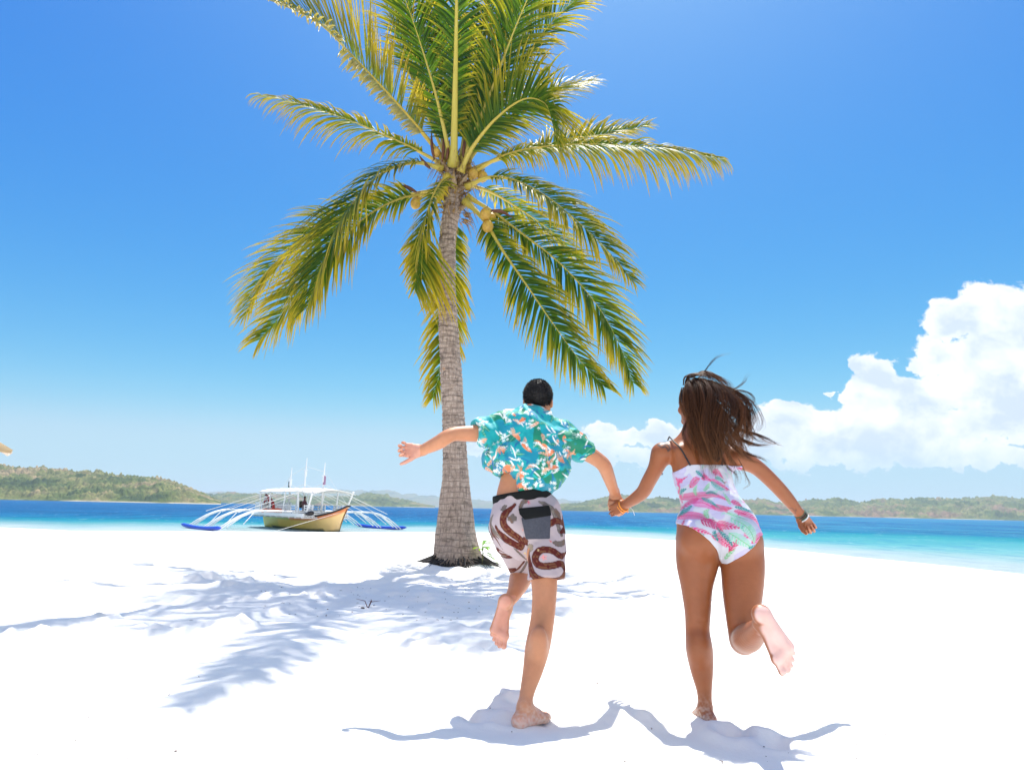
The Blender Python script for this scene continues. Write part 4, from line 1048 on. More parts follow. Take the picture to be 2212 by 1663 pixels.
    ang = np.arctan2(z - P(1163, 915, 3.95).z, x - P(1163, 915, 3.95).x)
    rad = np.hypot(z - P(1163, 915, 3.95).z, x - P(1163, 915, 3.95).x)
    w1 = np.sin(ang * 11 + 2.5 * vnoise(x * 7, z * 7, y * 5, 3)) * sstep(0.05, 0.30, rad)
    w2 = fbm(x * 9 + z * 6, z * 5 - x * 3, y * 6, 3, 31)
    w3 = 1 - np.abs(vnoise(x * 10 - z * 9, z * 7 + x * 5, y * 8, 77)) * 2
    w4 = 1 - np.abs(vnoise(x * 22 + z * 14, z * 12 - x * 10, y * 12, 91)) * 2
    V = V + N * (0.009 * w1 + 0.016 * w2 + 0.010 * w3 + 0.004 * w4)[:, None]
    pr = Print(V, P(1160, 1060, 3.9), P(1150, 900, 3.93), 0.24, 3.80, True)
    teal, blu, grn, wht, org, pch, dk = (0.004,0.36,0.38), (0.006,0.17,0.36), (0.005,0.23,0.13), (0.80,0.84,0.80), (0.80,0.24,0.10), (0.80,0.46,0.30), (0.01,0.03,0.06)
    nz = fbm(pr.u * 11, pr.v * 11, oct=3, seed=5)
    pr.C[:] = np.array(teal) * 0.5 + np.array(blu) * 0.5
    t = sstep(-0.35, 0.05, nz)[:, None]; pr.C = pr.C * (1 - t) + np.array(teal) * t
    t = sstep(0.20, 0.30, fbm(pr.u * 14 + 5, pr.v * 14, oct=2, seed=15))[:, None]; pr.C = pr.C * (1 - t) + np.array(grn) * t
    rr = random.Random(12)
    for i in range(620):
        u0, v0 = rr.uniform(-0.40, 0.40) + (1.6 if rr.random() < 0.4 else 0), rr.uniform(-0.05, 0.52); a = rr.uniform(0, 6.28); L = rr.uniform(0.025, 0.075)
        kd = rr.random(); b_ = a + rr.uniform(-.8, .8)
        cv = pr.curve([(u0, v0), (u0 + math.cos(a) * L * .5, v0 + math.sin(a) * L * .5), (u0 + math.cos(a) * L * .5 + math.cos(b_) * L * .5, v0 + math.sin(a) * L * .5 + math.sin(b_) * L * .5)], 8)
        if kd < 0.20: pr.feather(cv, 0.012, grn, (0.2, 0.5, 0.3))
        elif kd < 0.34: pr.band(cv, 0.006, (0.01, 0.45, 0.42))
        elif kd < 0.55: pr.band(cv, 0.0045, wht)
        elif kd < 0.72:
            for q in range(rr.randint(3, 6)): pr.blob((u0 + rr.uniform(-.02, .02), v0 + rr.uniform(-.02, .02)), 0.011, wht, 5, 1, rr.uniform(0, 6))
        elif kd < 0.80: pr.feather(cv, 0.012, pch, org)
        elif kd < 0.85:
            pr.band(cv, 0.010, org, pch); pr.blob(cv[-1], 0.007, dk, 2); pr.blob(cv[0], 0.010, wht, 3)
        else: pr.band(cv, 0.005, blu)
    for (cx, cy, dx, dy, ln) in ((1080,965,8,14,1),(1120,915,14,-10,1),(1167,965,12,10,1.2),(1178,985,18,-8,1.2),(1090,1008,10,12,1.3),(1125,1022,0,16,1.2),(1128,1050,-10,6,1.2),(1235,975,12,4,1),(1185,1015,18,-4,1),(1108,940,14,14,1),(1205,992,12,6,1)):
        a_, b_ = pr.at(cx, cy), pr.at(cx + dx, cy + dy); cv = pr.curve([a_, (a_ + b_) / 2 + 0.006, b_], 8)
        pr.band(cv, 0.010 * ln, org, pch); pr.blob(b_, 0.008, dk, 2)
        for q in range(4):
            an_ = rr.uniform(0, 6.28); pr.feather(pr.curve([a_, a_ + np.array([math.cos(an_), math.sin(an_)]) * .02, a_ + np.array([math.cos(an_ + .3), math.sin(an_ + .3)]) * .045], 6), 0.009, rr.choice([pch, org, wht]), None)
    def clothb(t):
        t.b.inputs['Sheen Weight'].default_value = 0.15
        bump(t, t.noise(objco(t), 420, 2), 0.12, 0.002)
    mc = mat('printed_rayon', rough=0.6, spec=0.3, attr='Col', build=clothb)
    shirt = child(root, 'shirt', V, Q, mc, pr.C)
    mb = MB(); ring = []; cc = P(1165, 893, 3.985)
    for i in range(25):
        a = 2 * math.pi * i / 24; ring.append(cc + Vector((0.068 * math.cos(a), 0.072 * math.sin(a), 0.012 * math.sin(a) - 0.004 * math.cos(2 * a))) - base)
    mb.tube(ring, 0.011, 8, caps=False, flat=1.6)
    me = mb.mesh('collar'); me.materials.append(mat('collar_cloth', (0.01, 0.25, 0.42), 0.6)); o = bpy.data.objects.new('collar', me); COL.objects.link(o); o.parent = shirt
    # ---------------- shorts
    lo, hi = bbox([P(1035, 1050, 3.5), P(1240, 1050, 4.4), P(1140, 1275, 3.5)], 0.03); h = 0.0042
    def part(chains, planes):
        g = Field(lo, hi, h)
        for (pts, kk, fac) in chains: g.chain(pts, kk, YN if fac else None, fac or 1)
        sl, X, Y, Z = g.win(g.lo, g.lo + 9)
        for (p, n) in planes:
            n = Vector(n).normalized(); g.F = np.maximum(g.F, ((X - p.x) * n.x + (Y - p.y) * n.y + (Z - p.z) * n.z).astype(np.float32))
        return g
    wpl = (P(1127, 1071, 3.87), (-0.17, 0.05, 1.0)); hemR = (P(1180, 1251, 3.72), (0.05, -0.25, -1)); hemL = (P(1130, 1232, 4.1), (0.35, 0.35, -0.9))
    gt = part([([(1128,1085,3.87,61),(1132,1125,3.86,64),(1138,1150,3.86,58)], 0.03, 1.25), ([(1108,1125,3.82,44),(1110,1140,3.84,42)], 0.04, 0), ([(1160,1120,3.82,46),(1165,1140,3.82,44)], 0.04, 0)], [wpl])
    gr = part([([(1166,1110,3.86,44),(1180,1160,3.82,40),(1180,1210,3.76,38),(1180,1275,3.71,39)], 0.03, 0)], [wpl, hemR])
    gl = part([([(1106,1115,3.87,46),(1101,1150,3.92,41),(1113,1190,4.0,29),(1131,1245,4.14,18)], 0.03, 0)], [wpl, hemL])
    k = 0.018
    for G in (gr.F, gl.F):
        h_ = np.clip(0.5 + 0.5 * (gt.F - G) / k, 0, 1); gt.F = gt.F * (1 - h_) + G * h_ - k * h_ * (1 - h_)
    Fs = gt.F.copy()
    V, Q = gt.mesh(1); Q = flipfix(V, Q); N = vnormals(V, Q); x, y, z = V.T
    wr = 0.006 * fbm(x * 12 + z * 9, z * 6, y * 9, 3, 41) + 0.006 * (1 - 2 * np.abs(vnoise(x * 11 - z * 10, z * 5, y * 9, 47))) + 0.004 * np.sin(x * 55 + 3 * vnoise(x * 5, z * 6, seed=4)) * sstep(-.16, -.02, z - P(1130, 1250, 3.8).z - .35)
    V = V + N * wr[:, None]
    pr = Print(V, P(1150, 1260, 3.85), P(1130, 1070, 3.87), 0.20, 3.72)
    lav = (0.47, 0.39, 0.40); red = (0.10, 0.016, 0.012); edge = (0.035, 0.006, 0.006); tan_ = (0.20, 0.09, 0.04); gy = (0.16, 0.13, 0.115); gye = (0.05, 0.04, 0.04)
    pr.C[:] = lav
    def Z1(a, b): return pr.at(820 + a / 3.198, 800 + b / 3.198)
    def sn(pts, w, c=red, e=edge, b=tan_, tp=.12): pr.band(pr.curve([Z1(*p) for p in pts], 30), w * 1.75, c, e, b, tp)
    sn([(775,1000),(770,1060),(800,1130),(840,1180),(870,1220)], 0.008, gy, gye, (0.3,.26,.2)); sn([(830,960),(850,940)], 0.008, gy, gye)
    sn([(910,930),(860,990),(850,1060),(890,1130),(945,1175),(955,1200),(915,1222),(870,1200),(830,1150),(805,1080)], 0.0125)
    sn([(905,1005),(905,1045)], 0.012, gy, gye)
    sn([(1275,1258),(1225,1285),(1180,1245),(1115,1238),(1075,1290),(1095,1340),(1160,1348),(1225,1335),(1248,1395),(1215,1445),(1130,1450),(1060,1410),(1030,1330),(1025,1250)], 0.0095, tp=.08)
    sn([(1140,905),(1190,940),(1215,1000),(1235,1080),(1240,1140)], 0.010, gy, gye, (.3,.26,.2)); sn([(1180,1075),(1210,1040),(1260,1050),(1275,1090),(1240,1120)], 0.0095)
    sn([(955,960),(985,910),(1030,900)], 0.007, gy, gye); sn([(985,1160),(1010,1200)], 0.011, red, edge); sn([(1020,1240),(1060,1210)], 0.010, (0.35,.28,.2), gye)
    sn([(860,1240),(900,1290),(950,1330)], 0.006, gy, gye); sn([(1215,960),(1250,1010)], 0.011, gy, gye); sn([(1195,1190),(1230,1200),(1265,1180)], 0.008, gy, gye); sn([(745,1000),(750,1080),(790,1160)], 0.008, gy, gye)
    sn([(700,1050),(715,1150),(760,1240)], 0.009); sn([(1300,1000),(1330,1120),(1300,1240)], 0.009)
    for (a, b, r, c) in ((1128,1290,.017,(.80,.30,.28)),(1180,1178,.010,(.7,.15,.13)),(1045,908,.014,(.65,.16,.2)),(965,1275,.017,(.72,.52,.22)),(950,1310,.012,(.8,.45,.35)),(980,1100,.011,(.75,.35,.28)),(1100,1240,.008,(.8,.6,.3)),(1270,1380,.012,(.6,.3,.15)),(1000,1175,.012,(.18,.05,.04)),(900,1250,.008,(.7,.3,.3)),(1035,1420,.009,(.25,.04,.04))):
        pr.blob(Z1(a, b), r, c, 5, 1, a); pr.blob(Z1(a, b), r * .35, (c[0] * .6, c[1] * .5, c[2] * .5), 2)
    for q in range(60):      # the same print, out of sight round the front
        u0, v0 = rr.choice([-1, 1]) * rr.uniform(.32, .62), rr.uniform(-.02, .42); a = rr.uniform(0, 6.28)
        cv = pr.curve([(u0, v0), (u0 + .03 * math.cos(a), v0 + .03 * math.sin(a)), (u0 + .05 * math.cos(a + .9), v0 + .05 * math.sin(a + .9)), (u0 + .04 * math.cos(a + 1.9), v0 + .09 * math.sin(a + .9))], 10)
        pr.band(cv, .009, rr.choice([red, gy]), edge, tan_)
    ms = mat('shorts_cloth', rough=0.75, spec=0.2, attr='Col', build=lambda t: bump(t, t.noise(objco(t), 300, 2), 0.15, 0.002))
    shorts = child(root, 'shorts', V, Q, ms, pr.C)
    # waistband
    def shell(off, region, name, m_, par, amp=0.0, sm=1):
        g = Field(lo, hi, 0.0034); gg = Field(lo, hi, h)
        # resample the shorts field
        ii = [np.clip((g.ax[k2] - gg.lo[k2]) / h, 0, gg.n[k2] - 1.001) for k2 in range(3)]
        i0 = [a.astype(int) for a in ii]; fr_ = [a - b for a, b in zip(ii, i0)]
        out = 0
        for a in (0, 1):
            for b in (0, 1):
                for c2 in (0, 1):
                    wgt = (fr_[0] if a else 1 - fr_[0])[:, None, None] * (fr_[1] if b else 1 - fr_[1])[None, :, None] * (fr_[2] if c2 else 1 - fr_[2])[None, None, :]
                    out = out + wgt * Fs[np.ix_(i0[0] + a, i0[1] + b, i0[2] + c2)]
        sl, X, Y, Z = g.win(g.lo, g.lo + 9)
        g.F = np.maximum(np.maximum(out - off, -(out + 0.012)), region(X, Y, Z)).astype(np.float32)
        V, Q = g.mesh(sm); Q = flipfix(V, Q)
        if amp: 
            N = vnormals(V, Q); V = V + N * (amp * np.sin(np.arctan2(V[:, 0] - 0.06, 3.87 - V[:, 1]) * 60))[:, None]
        return child(par, name, V, Q, m_, base=base)
    n = Vector(wpl[1]).normalized(); p0 = wpl[0]
    blk = mat('black_elastic', (0.008, 0.009, 0.009), 0.8, spec=0.2)
    lo2 = lo.copy()
    # the elastic stands a little above the cloth: its own loft round the waist
    mb = MB(); rows = []
    e1 = Vector((1, 0, -n.x)).normalized(); e2 = n.cross(e1)
    for zz in np.linspace(-0.034, 0.018, 6):
        row = []
        for i in range(121):
            a = 2 * math.pi * i / 120; q = 1 + 0.012 * math.sin(a * 60) + (0.02 if -0.03 < zz < 0.014 else 0)
            row.append(P(1127, 1071, 3.87) + n * zz + e1 * 0.160 * q * math.cos(a) * (1 - zz * .3) + e2 * 0.130 * q * math.sin(a) - base)
        rows.append(row)
    mb.sheet(rows); me = mb.mesh('waistband'); me.materials.append(blk); o = bpy.data.objects.new('waistband', me); COL.objects.link(o); o.parent = shorts; solid(o, 0.004)
    def quadreg(pts, D):      # convex outline on the cloth, as planes through the cloth
        w_ = [P(a, b, D) for a, b in pts]; cx = sum(w_, Vector()) / len(w_); pls = []
        for i in range(len(w_)):
            a, b = w_[i], w_[(i + 1) % len(w_)]; e = (b - a).normalized(); nn = Vector((e.z, 0, -e.x))
            if nn.dot(cx - a) > 0: nn = -nn
            pls.append((a, nn))
        def reg(X, Y, Z):
            r_ = Y - (D + 0.12)
            for (a, nn) in pls: r_ = np.maximum(r_, (X - a.x) * nn.x + (Z - a.z) * nn.z)
            return r_
        return reg
    pk = shell(0.012, quadreg([(1126,1118),(1190,1112),(1188,1163),(1136,1165)], 3.70), 'pocket', mat('grey_chambray', (0.075, 0.082, 0.11), 0.85, build=lambda t: t.l.new(t.mix(t.noise(objco(t), 90, 3), (0.03, 0.033, 0.048), (0.08, 0.086, 0.11)), t.b.inputs['Base Color'])), shorts)
    fl = shell(0.018, quadreg([(1120,1098),(1187,1091),(1192,1113),(1133,1122),(1122,1110)], 3.70), 'pocket_flap', blk, shorts)
    fl.parent = pk
    return root
man()

# ------------------------------------------------------------------ the woman
def woman():
    base = P(1520, 1560, 3.6); base.z = zs(base.x, base.y)
    root = person_root(base, 'running woman with long wind-blown brown hair, in a white swimsuit with pink feather print')
    lo, hi = bbox([P(1325, 1000, 4.4), P(1790, 1000, 4.2), P(1600, 1500, 2.85), P(1450, 830, 4.1)], 0.05); lo[2] = -0.06
    h = 0.0045; f = Field(lo, hi, h)
    hp, A = head(f, P(1499, 872, 3.9), (-0.48, 0.88, 0.0), (0.02, 0.05, 1), 0.98)
    f.chain([(1497,900,3.9,17),(1491,928,3.87,17),(1492,950,3.86,26)], 0.03)
    f.chain([(1436,978,3.86,22),(1500,968,3.86,24),(1582,988,3.85,22)], 0.035, YN, 1.15)
    f.chain([(1508,990,3.84,58),(1514,1015,3.81,60),(1526,1060,3.76,58),(1539,1100,3.71,62),(1548,1130,3.68,72)], 0.04, YN, 1.5)
    f.cone(P(1470,975,3.78), P(1480,1005,3.77), 0.035, 0.03, 0.05)   # shoulder blades
    f.cone(P(1545,985,3.77), P(1545,1010,3.76), 0.035, 0.03, 0.05)
    f.cone(P(1508,975,3.74), P(1530,1080,3.64), 0.008, 0.010, 0.03, mode='sub')
    f.ell(P(1535,1010,3.93), ((1,0,0),(0,1,0),(0,0,1)), (0.13,0.07,0.075), 0.04)          # bust
    f.chain([(1510,1140,3.67,46),(1588,1142,3.67,46)], 0.04)
    f.ell(P(1512,1168,3.59), ((1,0,0),(0,1,0),(0,0,1)), (0.108,0.108,0.118), 0.025); f.ell(P(1597,1168,3.585), ((1,0,0),(0,1,0),(0,0,1)), (0.108,0.108,0.118), 0.025)
    # left arm to his hand
    f.chain([(1429,980,3.86,23),(1417,1010,3.9,17),(1401,1040,3.98,15.5),(1389,1062,4.05,14.5),(1371,1077,4.13,12.5),(1349,1091,4.23,9.3)], 0.02)
    hand(f, P(1350,1090,4.23), (-0.86, 0.12, -0.42), (-0.1, 1, 0.1), 1, (25, 45, 30), 0.9, 0.1, 0.3)
    # right arm, out and back
    f.chain([(1590,988,3.84,23),(1632,1008,3.86,17),(1668,1040,3.9,15.5),(1700,1075,3.95,14),(1730,1113,4.0,9.8)], 0.02)
    hand(f, P(1730,1112,4.0), (0.50, 0.0, -0.86), (-0.1, -1, -0.25), -1, (62, 80, 55), 0.98, 0.05, 0.55)
    # standing leg
    g0 = zs(P(1523, 1535, 3.58).x, 3.58)
    f.chain([(1509,1170,3.64,47),(1506,1215,3.64,43),(1505,1263,3.63,33),(1507,1320,3.62,26.5),(1507,1362,3.62,24.5),(1511,1404,3.61,27),(1516,1447,3.6,22.5),(1521,1489,3.59,15.5),(1523,1520,3.58,13.5)], 0.02)
    f.ell(P(1510,1400,3.57), ((1,0,0),(0,1,0),(0,0,1)), (0.048,0.05,0.085), 0.03)
    an = P(1523, 1530, 3.58); an.z = g0 + 0.055
    foot(f, an, (-0.2, 0.97, -0.06), (0, 0.05, -1), 1, 0.98)
    # kicked-up leg
    f.chain([(1599,1172,3.63,47),(1604,1225,3.6,44.5),(1604,1277,3.57,40.5),(1603,1322,3.54,34),(1603,1365,3.51,28),(1606,1384,3.49,26)], 0.02)
    f.chain([(1606,1382,3.49,26),(1617,1376,3.34,29),(1632,1362,3.18,21),(1645,1345,3.06,14.5)], 0.02)
    foot(f, P(1646,1342,3.045), (0.45, 0.03, -0.88), (-0.12, -1, 0.10), -1, 1.07, 0.15)
    f.cone(P(1484,1339,3.556), P(1530,1341,3.556), 0.004, 0.004, 0.012, mode='sub')      # crease behind the knee
    V, Q = f.mesh(1); Q = flipfix(V, Q); Fb = f.F
    N = vnormals(V, Q); px_, py_ = proj(V)
    C = np.tile(np.array(SKIN_W), (len(V), 1)); C *= (1 + 0.06 * fbm(V[:, 0] * 8, V[:, 1] * 8, V[:, 2] * 8, 3, 15))[:, None]
    pink = np.array((0.86, 0.58, 0.52)); palmc = np.array((0.62, 0.30, 0.19))
    sole = sstep(0.35, 0.75, -N[:, 1]) * (V[:, 1] < 3.10) * (V[:, 2] < 0.75)
    arch = np.exp(-(((px_ - 1655) / 13) ** 2 + ((py_ - 1345) / 22) ** 2)) * 0.2
    C = C * (1 - .9 * sole[:, None]) + pink * (.9 * sole * (1 - arch))[:, None] + np.array((.8, .3, .22)) * (.9 * sole * arch)[:, None]
    pm = sstep(0.3, 0.8, -N[:, 1]) * (V[:, 0] > P(1735, 1112, 4.0).x); C = C * (1 - .6 * pm[:, None]) + palmc * .6 * pm[:, None]
    # tattoos: a small dark emblem of loops on the shoulder, a line on the wrist
    back = (N[:, 1] < 0.3)
    def ink(pts, wd, a=0.8):
        nonlocal C
        cv = spline(pts, 24); d = np.full(len(V), 99.0)
        for k in range(23):
            a0, b0 = cv[k], cv[k + 1]; e = b0 - a0; t = np.clip(((px_ - a0[0]) * e[0] + (py_ - a0[1]) * e[1]) / (e @ e + 1e-9), 0, 1)
            d = np.minimum(d, np.hypot(px_ - a0[0] - e[0] * t, py_ - a0[1] - e[1] * t))
        m = sstep(wd + 0.8, wd - 0.4, d) * back * a; C = C * (1 - m[:, None]) + np.array((0.05, 0.035, 0.035)) * m[:, None]
    ink([(1421,961),(1428,959),(1435,954),(1438,959),(1444,962),(1447,970),(1443,974)], 1.8, .8); ink([(1423,962),(1430,966),(1437,965),(1443,971)], 1.8, .75); ink([(1431,958),(1436,962),(1432,965)], 1.6, .7)
    ink([(1705,1097),(1712,1098),(1716,1103),(1720,1100),(1718,1108)], 0.9, .6)
    dn = fbm(V[:, 0] * 95, V[:, 1] * 95, V[:, 2] * 95, 2, 61); du = sstep(-0.6, 1.3, dn + 0.8 * np.exp(-np.maximum(V[:, 2], 0) / 0.05)) * sstep(0.15, 0.01, V[:, 2]) * 0.55
    C = C * (1 - du[:, None]) + np.array((0.74, 0.68, 0.60)) * du[:, None]
    C = C * (1 + 0.05 * fbm(V[:, 0] * 45, V[:, 1] * 45, V[:, 2] * 45, 2, 71))[:, None]
    body = child(root, 'body', V, Q, skinmat('skin_tan', 0.42), C)
    BV = V
    def surf(px, py, off=0.003, dmax=9):
        m = np.nonzero((np.abs(px_ - px) < 5) & (np.abs(py_ - py) < 5) & (BV[:, 1] > 3.3))[0]
        if not len(m): m = np.array([np.argmin((px_ - px) ** 2 + (py_ - py) ** 2)])
        i = m[np.argmin(BV[m, 1])]; return P(px, py, BV[i, 1] - off)
    # ---------------- swimsuit
    top = [P(a, b, 3.68) for a, b in ((1380,1022),(1445,1021),(1454,1023),(1474,1013),(1491,1003),(1585,1003),(1640,1003))]
    legs = [P(a, b, 3.58) for a, b in ((1380,1126),(1468,1129),(1487,1139),(1512,1158),(1537,1183),(1561,1217),(1566,1217),(1591,1198),(1616,1177),(1634,1156),(1700,1150))]
    slo, shi = bbox([P(1430, 985, 3.4), P(1660, 985, 4.1), P(1560, 1235, 3.4)], 0.02)
    g = Field(slo, shi, 0.0032)
    ii = [np.clip((g.ax[k] - f.lo[k]) / h, 0, f.n[k] - 1.001) for k in range(3)]; i0 = [a.astype(int) for a in ii]; fr_ = [a - b for a, b in zip(ii, i0)]; out = 0
    for a in (0, 1):
        for b in (0, 1):
            for c2 in (0, 1):
                wgt = (fr_[0] if a else 1 - fr_[0])[:, None, None] * (fr_[1] if b else 1 - fr_[1])[None, :, None] * (fr_[2] if c2 else 1 - fr_[2])[None, None, :]
                out = out + wgt * Fb[np.ix_(i0[0] + a, i0[1] + b, i0[2] + c2)]
    sl, X, Y, Z = g.win(g.lo, g.lo + 9)
    zt = np.interp(X, [p.x for p in top], [p.z for p in top]); zl = np.interp(X, [p.x for p in legs], [p.z for p in legs])
    armcut = 0
    g.F = np.maximum(np.maximum(out - 0.0062, (Z - zt) * 0.9 - 0.25 * np.maximum(Y - 3.85, 0)), (zl - Z) * 0.75).astype(np.float32)
    # keep the arms out of it
    sx0 = P(1440, 1010, 3.8).x; sx1 = P(1604, 1010, 3.8).x
    V, Q = g.mesh(1); Q = flipfix(V, Q); ctr = V[Q].mean(1); zz = P(1500, 1075, 3.75).z
    keep = ~(((ctr[:, 0] < sx0) | (ctr[:, 0] > sx1)) & (ctr[:, 2] > zz)) & (ctr[:, 0] > P(1455, 1100, 3.7).x - 0.06) & (ctr[:, 0] < P(1648, 1130, 3.7).x); V, Q, _ = prune(V, Q, keep)
    pr = Print(V, P(1552, 1215, 3.66), P(1515, 1000, 3.8), 0.17, 3.60)
    pr.C[:] = (0.62, 0.62, 0.67)
    nz = fbm(pr.u * 14, pr.v * 14, oct=2, seed=9); pr.C[:] = np.where((nz > 0.0)[:, None], np.array((0.54, 0.50, 0.68)), pr.C)
    PK, PK2, TL, GR, LG = (0.74, 0.06, 0.22), (0.60, 0.015, 0.13), (0.0, 0.27, 0.25), (0.20, 0.52, 0.20), (0.30, 0.66, 0.48)
    rs = random.Random(16)
    for q in range(70):
        u0, v0 = rs.uniform(-.22, .22), rs.uniform(0, .6); a = rs.uniform(0, 6.28)
        pr.feather(pr.curve([(u0, v0), (u0 + .02 * math.cos(a), v0 + .02 * math.sin(a)), (u0 + .04 * math.cos(a + .6), v0 + .04 * math.sin(a + .6))], 8), rs.uniform(.005, .009), rs.choice([PK, TL, LG, GR, PK2, (.5,.45,.75)]), None, al=.9)
    def Z2(a, b): return pr.at(1300 + a / 3.198, 760 + b / 3.198)
    def fe(pts, w, c, c2=None):
        q = np.array([Z2(*p) for p in pts]); m = q.mean(0); q = m + (q - m) * 1.25
        pr.feather(pr.curve(q, 16), w * 1.35, c, c2)
    for pts, w_, c, c2 in (
        ([(600,900),(630,860),(660,850)],.017,PK,PK2), ([(690,850),(720,840),(770,870)],.015,PK,PK2), ([(520,890),(540,850),(575,825)],.009,PK,PK2),
        ([(530,955),(600,975),(690,985),(760,985),(850,1030)],.017,PK,PK2), ([(780,870),(840,890),(910,930)],.015,PK,PK2), ([(640,1040),(700,1050),(760,1095)],.020,(.75,.1,.4),PK2),
        ([(760,1070),(820,1090),(880,1085)],.014,PK2,PK2), ([(580,1120),(650,1140),(730,1190)],.016,PK,PK2), ([(700,1190),(750,1215),(800,1250)],.020,PK2,PK2), ([(780,1210),(830,1220),(880,1250)],.018,PK,PK2),
        ([(920,1120),(980,1150),(1040,1230)],.017,PK,PK2), ([(950,1350),(990,1300),(1050,1270)],.015,PK,PK2), ([(750,1310),(800,1330),(840,1370)],.016,PK,PK2), ([(850,1400),(865,1360),(870,1340)],.010,PK2,PK2),
        ([(560,1060),(620,1020),(650,1010)],.013,PK,PK2), ([(900,1040),(930,1050),(950,1080)],.013,PK2,PK2), ([(820,800),(870,800),(900,840)],.015,PK,PK2), ([(660,1240),(700,1270),(730,1290)],.009,PK,PK2), ([(1000,1220),(1040,1250),(1065,1270)],.012,PK,PK2),
        ([(690,1010),(740,1040),(790,1080)],.009,TL,TL), ([(640,790),(670,810),(700,835)],.010,TL,TL), ([(780,1250),(820,1300),(850,1360)],.009,TL,TL), ([(920,1080),(960,1090),(990,1110)],.010,TL,TL),
        ([(720,970),(760,965),(800,985)],.008,TL,TL), ([(780,880),(830,920),(870,930)],.015,(.1,.45,.38),TL), ([(620,1060),(600,1090),(580,1110)],.012,TL,TL), ([(540,900),(550,915),(575,910)],.014,TL,TL),
        ([(830,850),(870,850),(900,880)],.012,(.1,.4,.25),TL), ([(700,940),(730,915),(750,890)],.009,GR,LG), ([(640,970),(630,930),(645,900)],.009,GR,LG), ([(720,1160),(710,1120),(730,1100)],.010,GR,LG),
        ([(880,1050),(870,1010),(860,970)],.009,GR,LG), ([(880,1180),(920,1260),(940,1340)],.020,LG,GR), ([(850,1290),(890,1340),(930,1380)],.016,LG,GR), ([(560,1160),(600,1200),(650,1230)],.007,LG,GR),
        ([(770,1330),(755,1290),(760,1270)],.008,TL,TL), ([(935,1390),(960,1380),(990,1350)],.009,TL,TL), ([(840,1440),(850,1420),(870,1400)],.008,GR,LG), ([(860,1130),(900,1150),(930,1180)],.010,LG,GR)):
        fe(pts, w_, c, c2)
    rr = random.Random(6)
    for q in range(90):
        u0, v0 = rr.choice([-1, 1]) * rr.uniform(.19, .54), rr.uniform(-.02, .60); a = rr.uniform(0, 6.28)
        pr.feather(pr.curve([(u0, v0), (u0 + .025 * math.cos(a), v0 + .025 * math.sin(a)), (u0 + .05 * math.cos(a + .5), v0 + .05 * math.sin(a + .5))], 8), rr.uniform(.008, .015), rr.choice([PK, PK2, TL, LG, PK]), None)
    ms = mat('swimsuit_lycra', rough=0.42, spec=0.45, attr='Col', build=lambda t: bump(t, t.noise(objco(t), 420, 2), 0.08, 0.0015))
    V = V + vnormals(V, Q) * (0.0014 * fbm(V[:, 0] * 30, V[:, 1] * 20, V[:, 2] * 55, 2, 3))[:, None]
    suit = child(root, 'swimsuit', V, Q, ms, pr.C)
    mstrap = mat('black_strap', (0.012, 0.012, 0.014), 0.5)
    for pts in (((1447,944),(1455,953),(1469,967),(1480,985),(1491,1005)), ((1545,962),(1556,975),(1560,990),(1560,1005))):
        mb = MB(); q = [surf(*p) - base for p in pts]; q = [q[0] + Vector((0, 0.05, -0.012)), q[0] + Vector((0, .016, .002))] + q
        mb.tube([Vector(p) for p in spline([tuple(v) for v in q], 24)], 0.0045, 6, flat=1)
        me = mb.mesh('strap'); me.materials.append(mstrap); o = bpy.data.objects.new('strap', me); COL.objects.link(o); o.parent = suit
    # bracelets
    def ring(c, d, r, rt_, m_, name, fl=1.0, wob=0.0):
        d = Vector(d).normalized(); a = d.cross(Vector((0, 1, 0))).normalized(); b = d.cross(a); mb = MB(); rr2 = random.Random(2)
        mb.tube([c + (a * math.cos(t) + b * math.sin(t)) * r * (1 + wob * math.sin(3 * t)) + d * wob * .02 * math.sin(2 * t) - base for t in np.linspace(0, 2 * math.pi, 29)], rt_, 7, caps=False, flat=fl)
        me = mb.mesh(name); me.materials.append(m_); o = bpy.data.objects.new(name, me); COL.objects.link(o); o.parent = root; return o
    og = mat('orange_band', (0.85, 0.30, 0.03), 0.5); grb = mat('green_band', (0.05, 0.09, 0.05), 0.7); bk = mat('dark_band', (0.03, 0.03, 0.03), 0.6); wh = mat('white_thread', (0.8, 0.8, 0.8), 0.6)
    dl = P(1349, 1091, 4.23) - P(1371, 1077, 4.13)
    ring(P(1348, 1091, 4.23), dl, 0.034, 0.0048, og, 'bracelet', 1, .06); ring(P(1344, 1093, 4.24), dl, 0.036, 0.0045, og, 'bracelet', 1, .1)
    mb = MB(); mb.tube([P(1360,1092,4.19) - base, P(1367,1102,4.18) - base, P(1371,1113,4.18) - base], .0016, 4); mb.tube([P(1360,1092,4.19) - base, P(1362,1098,4.18) - base], .0014, 4)
    me = mb.mesh('bracelet_thread'); me.materials.append(wh); o = bpy.data.objects.new('bracelet_thread', me); COL.objects.link(o); o.parent = root
    dr = P(1730, 1113, 4.0) - P(1700, 1075, 3.95)
    for (x, y, m_) in ((1727,1109,grb),(1729.5,1112,bk),(1732,1115.5,grb),(1734,1118.5,wh)): ring(P(x, y, 4.0), dr, 0.031, 0.0042, m_, 'bracelet', 1, .05)
    # ---------------- hair
    mhair = bpy.data.materials.new('brown_hair'); mhair.use_nodes = True; t = NT(mhair.node_tree); b = t.n['Principled BSDF']
    a_ = t.new('ShaderNodeAttribute'); a_.attribute_name = 'Col'; t.l.new(a_.outputs[0], b.inputs['Base Color']); b.inputs['Roughness'].default_value = 0.5; b.inputs['Specular IOR Level'].default_value = 0.25
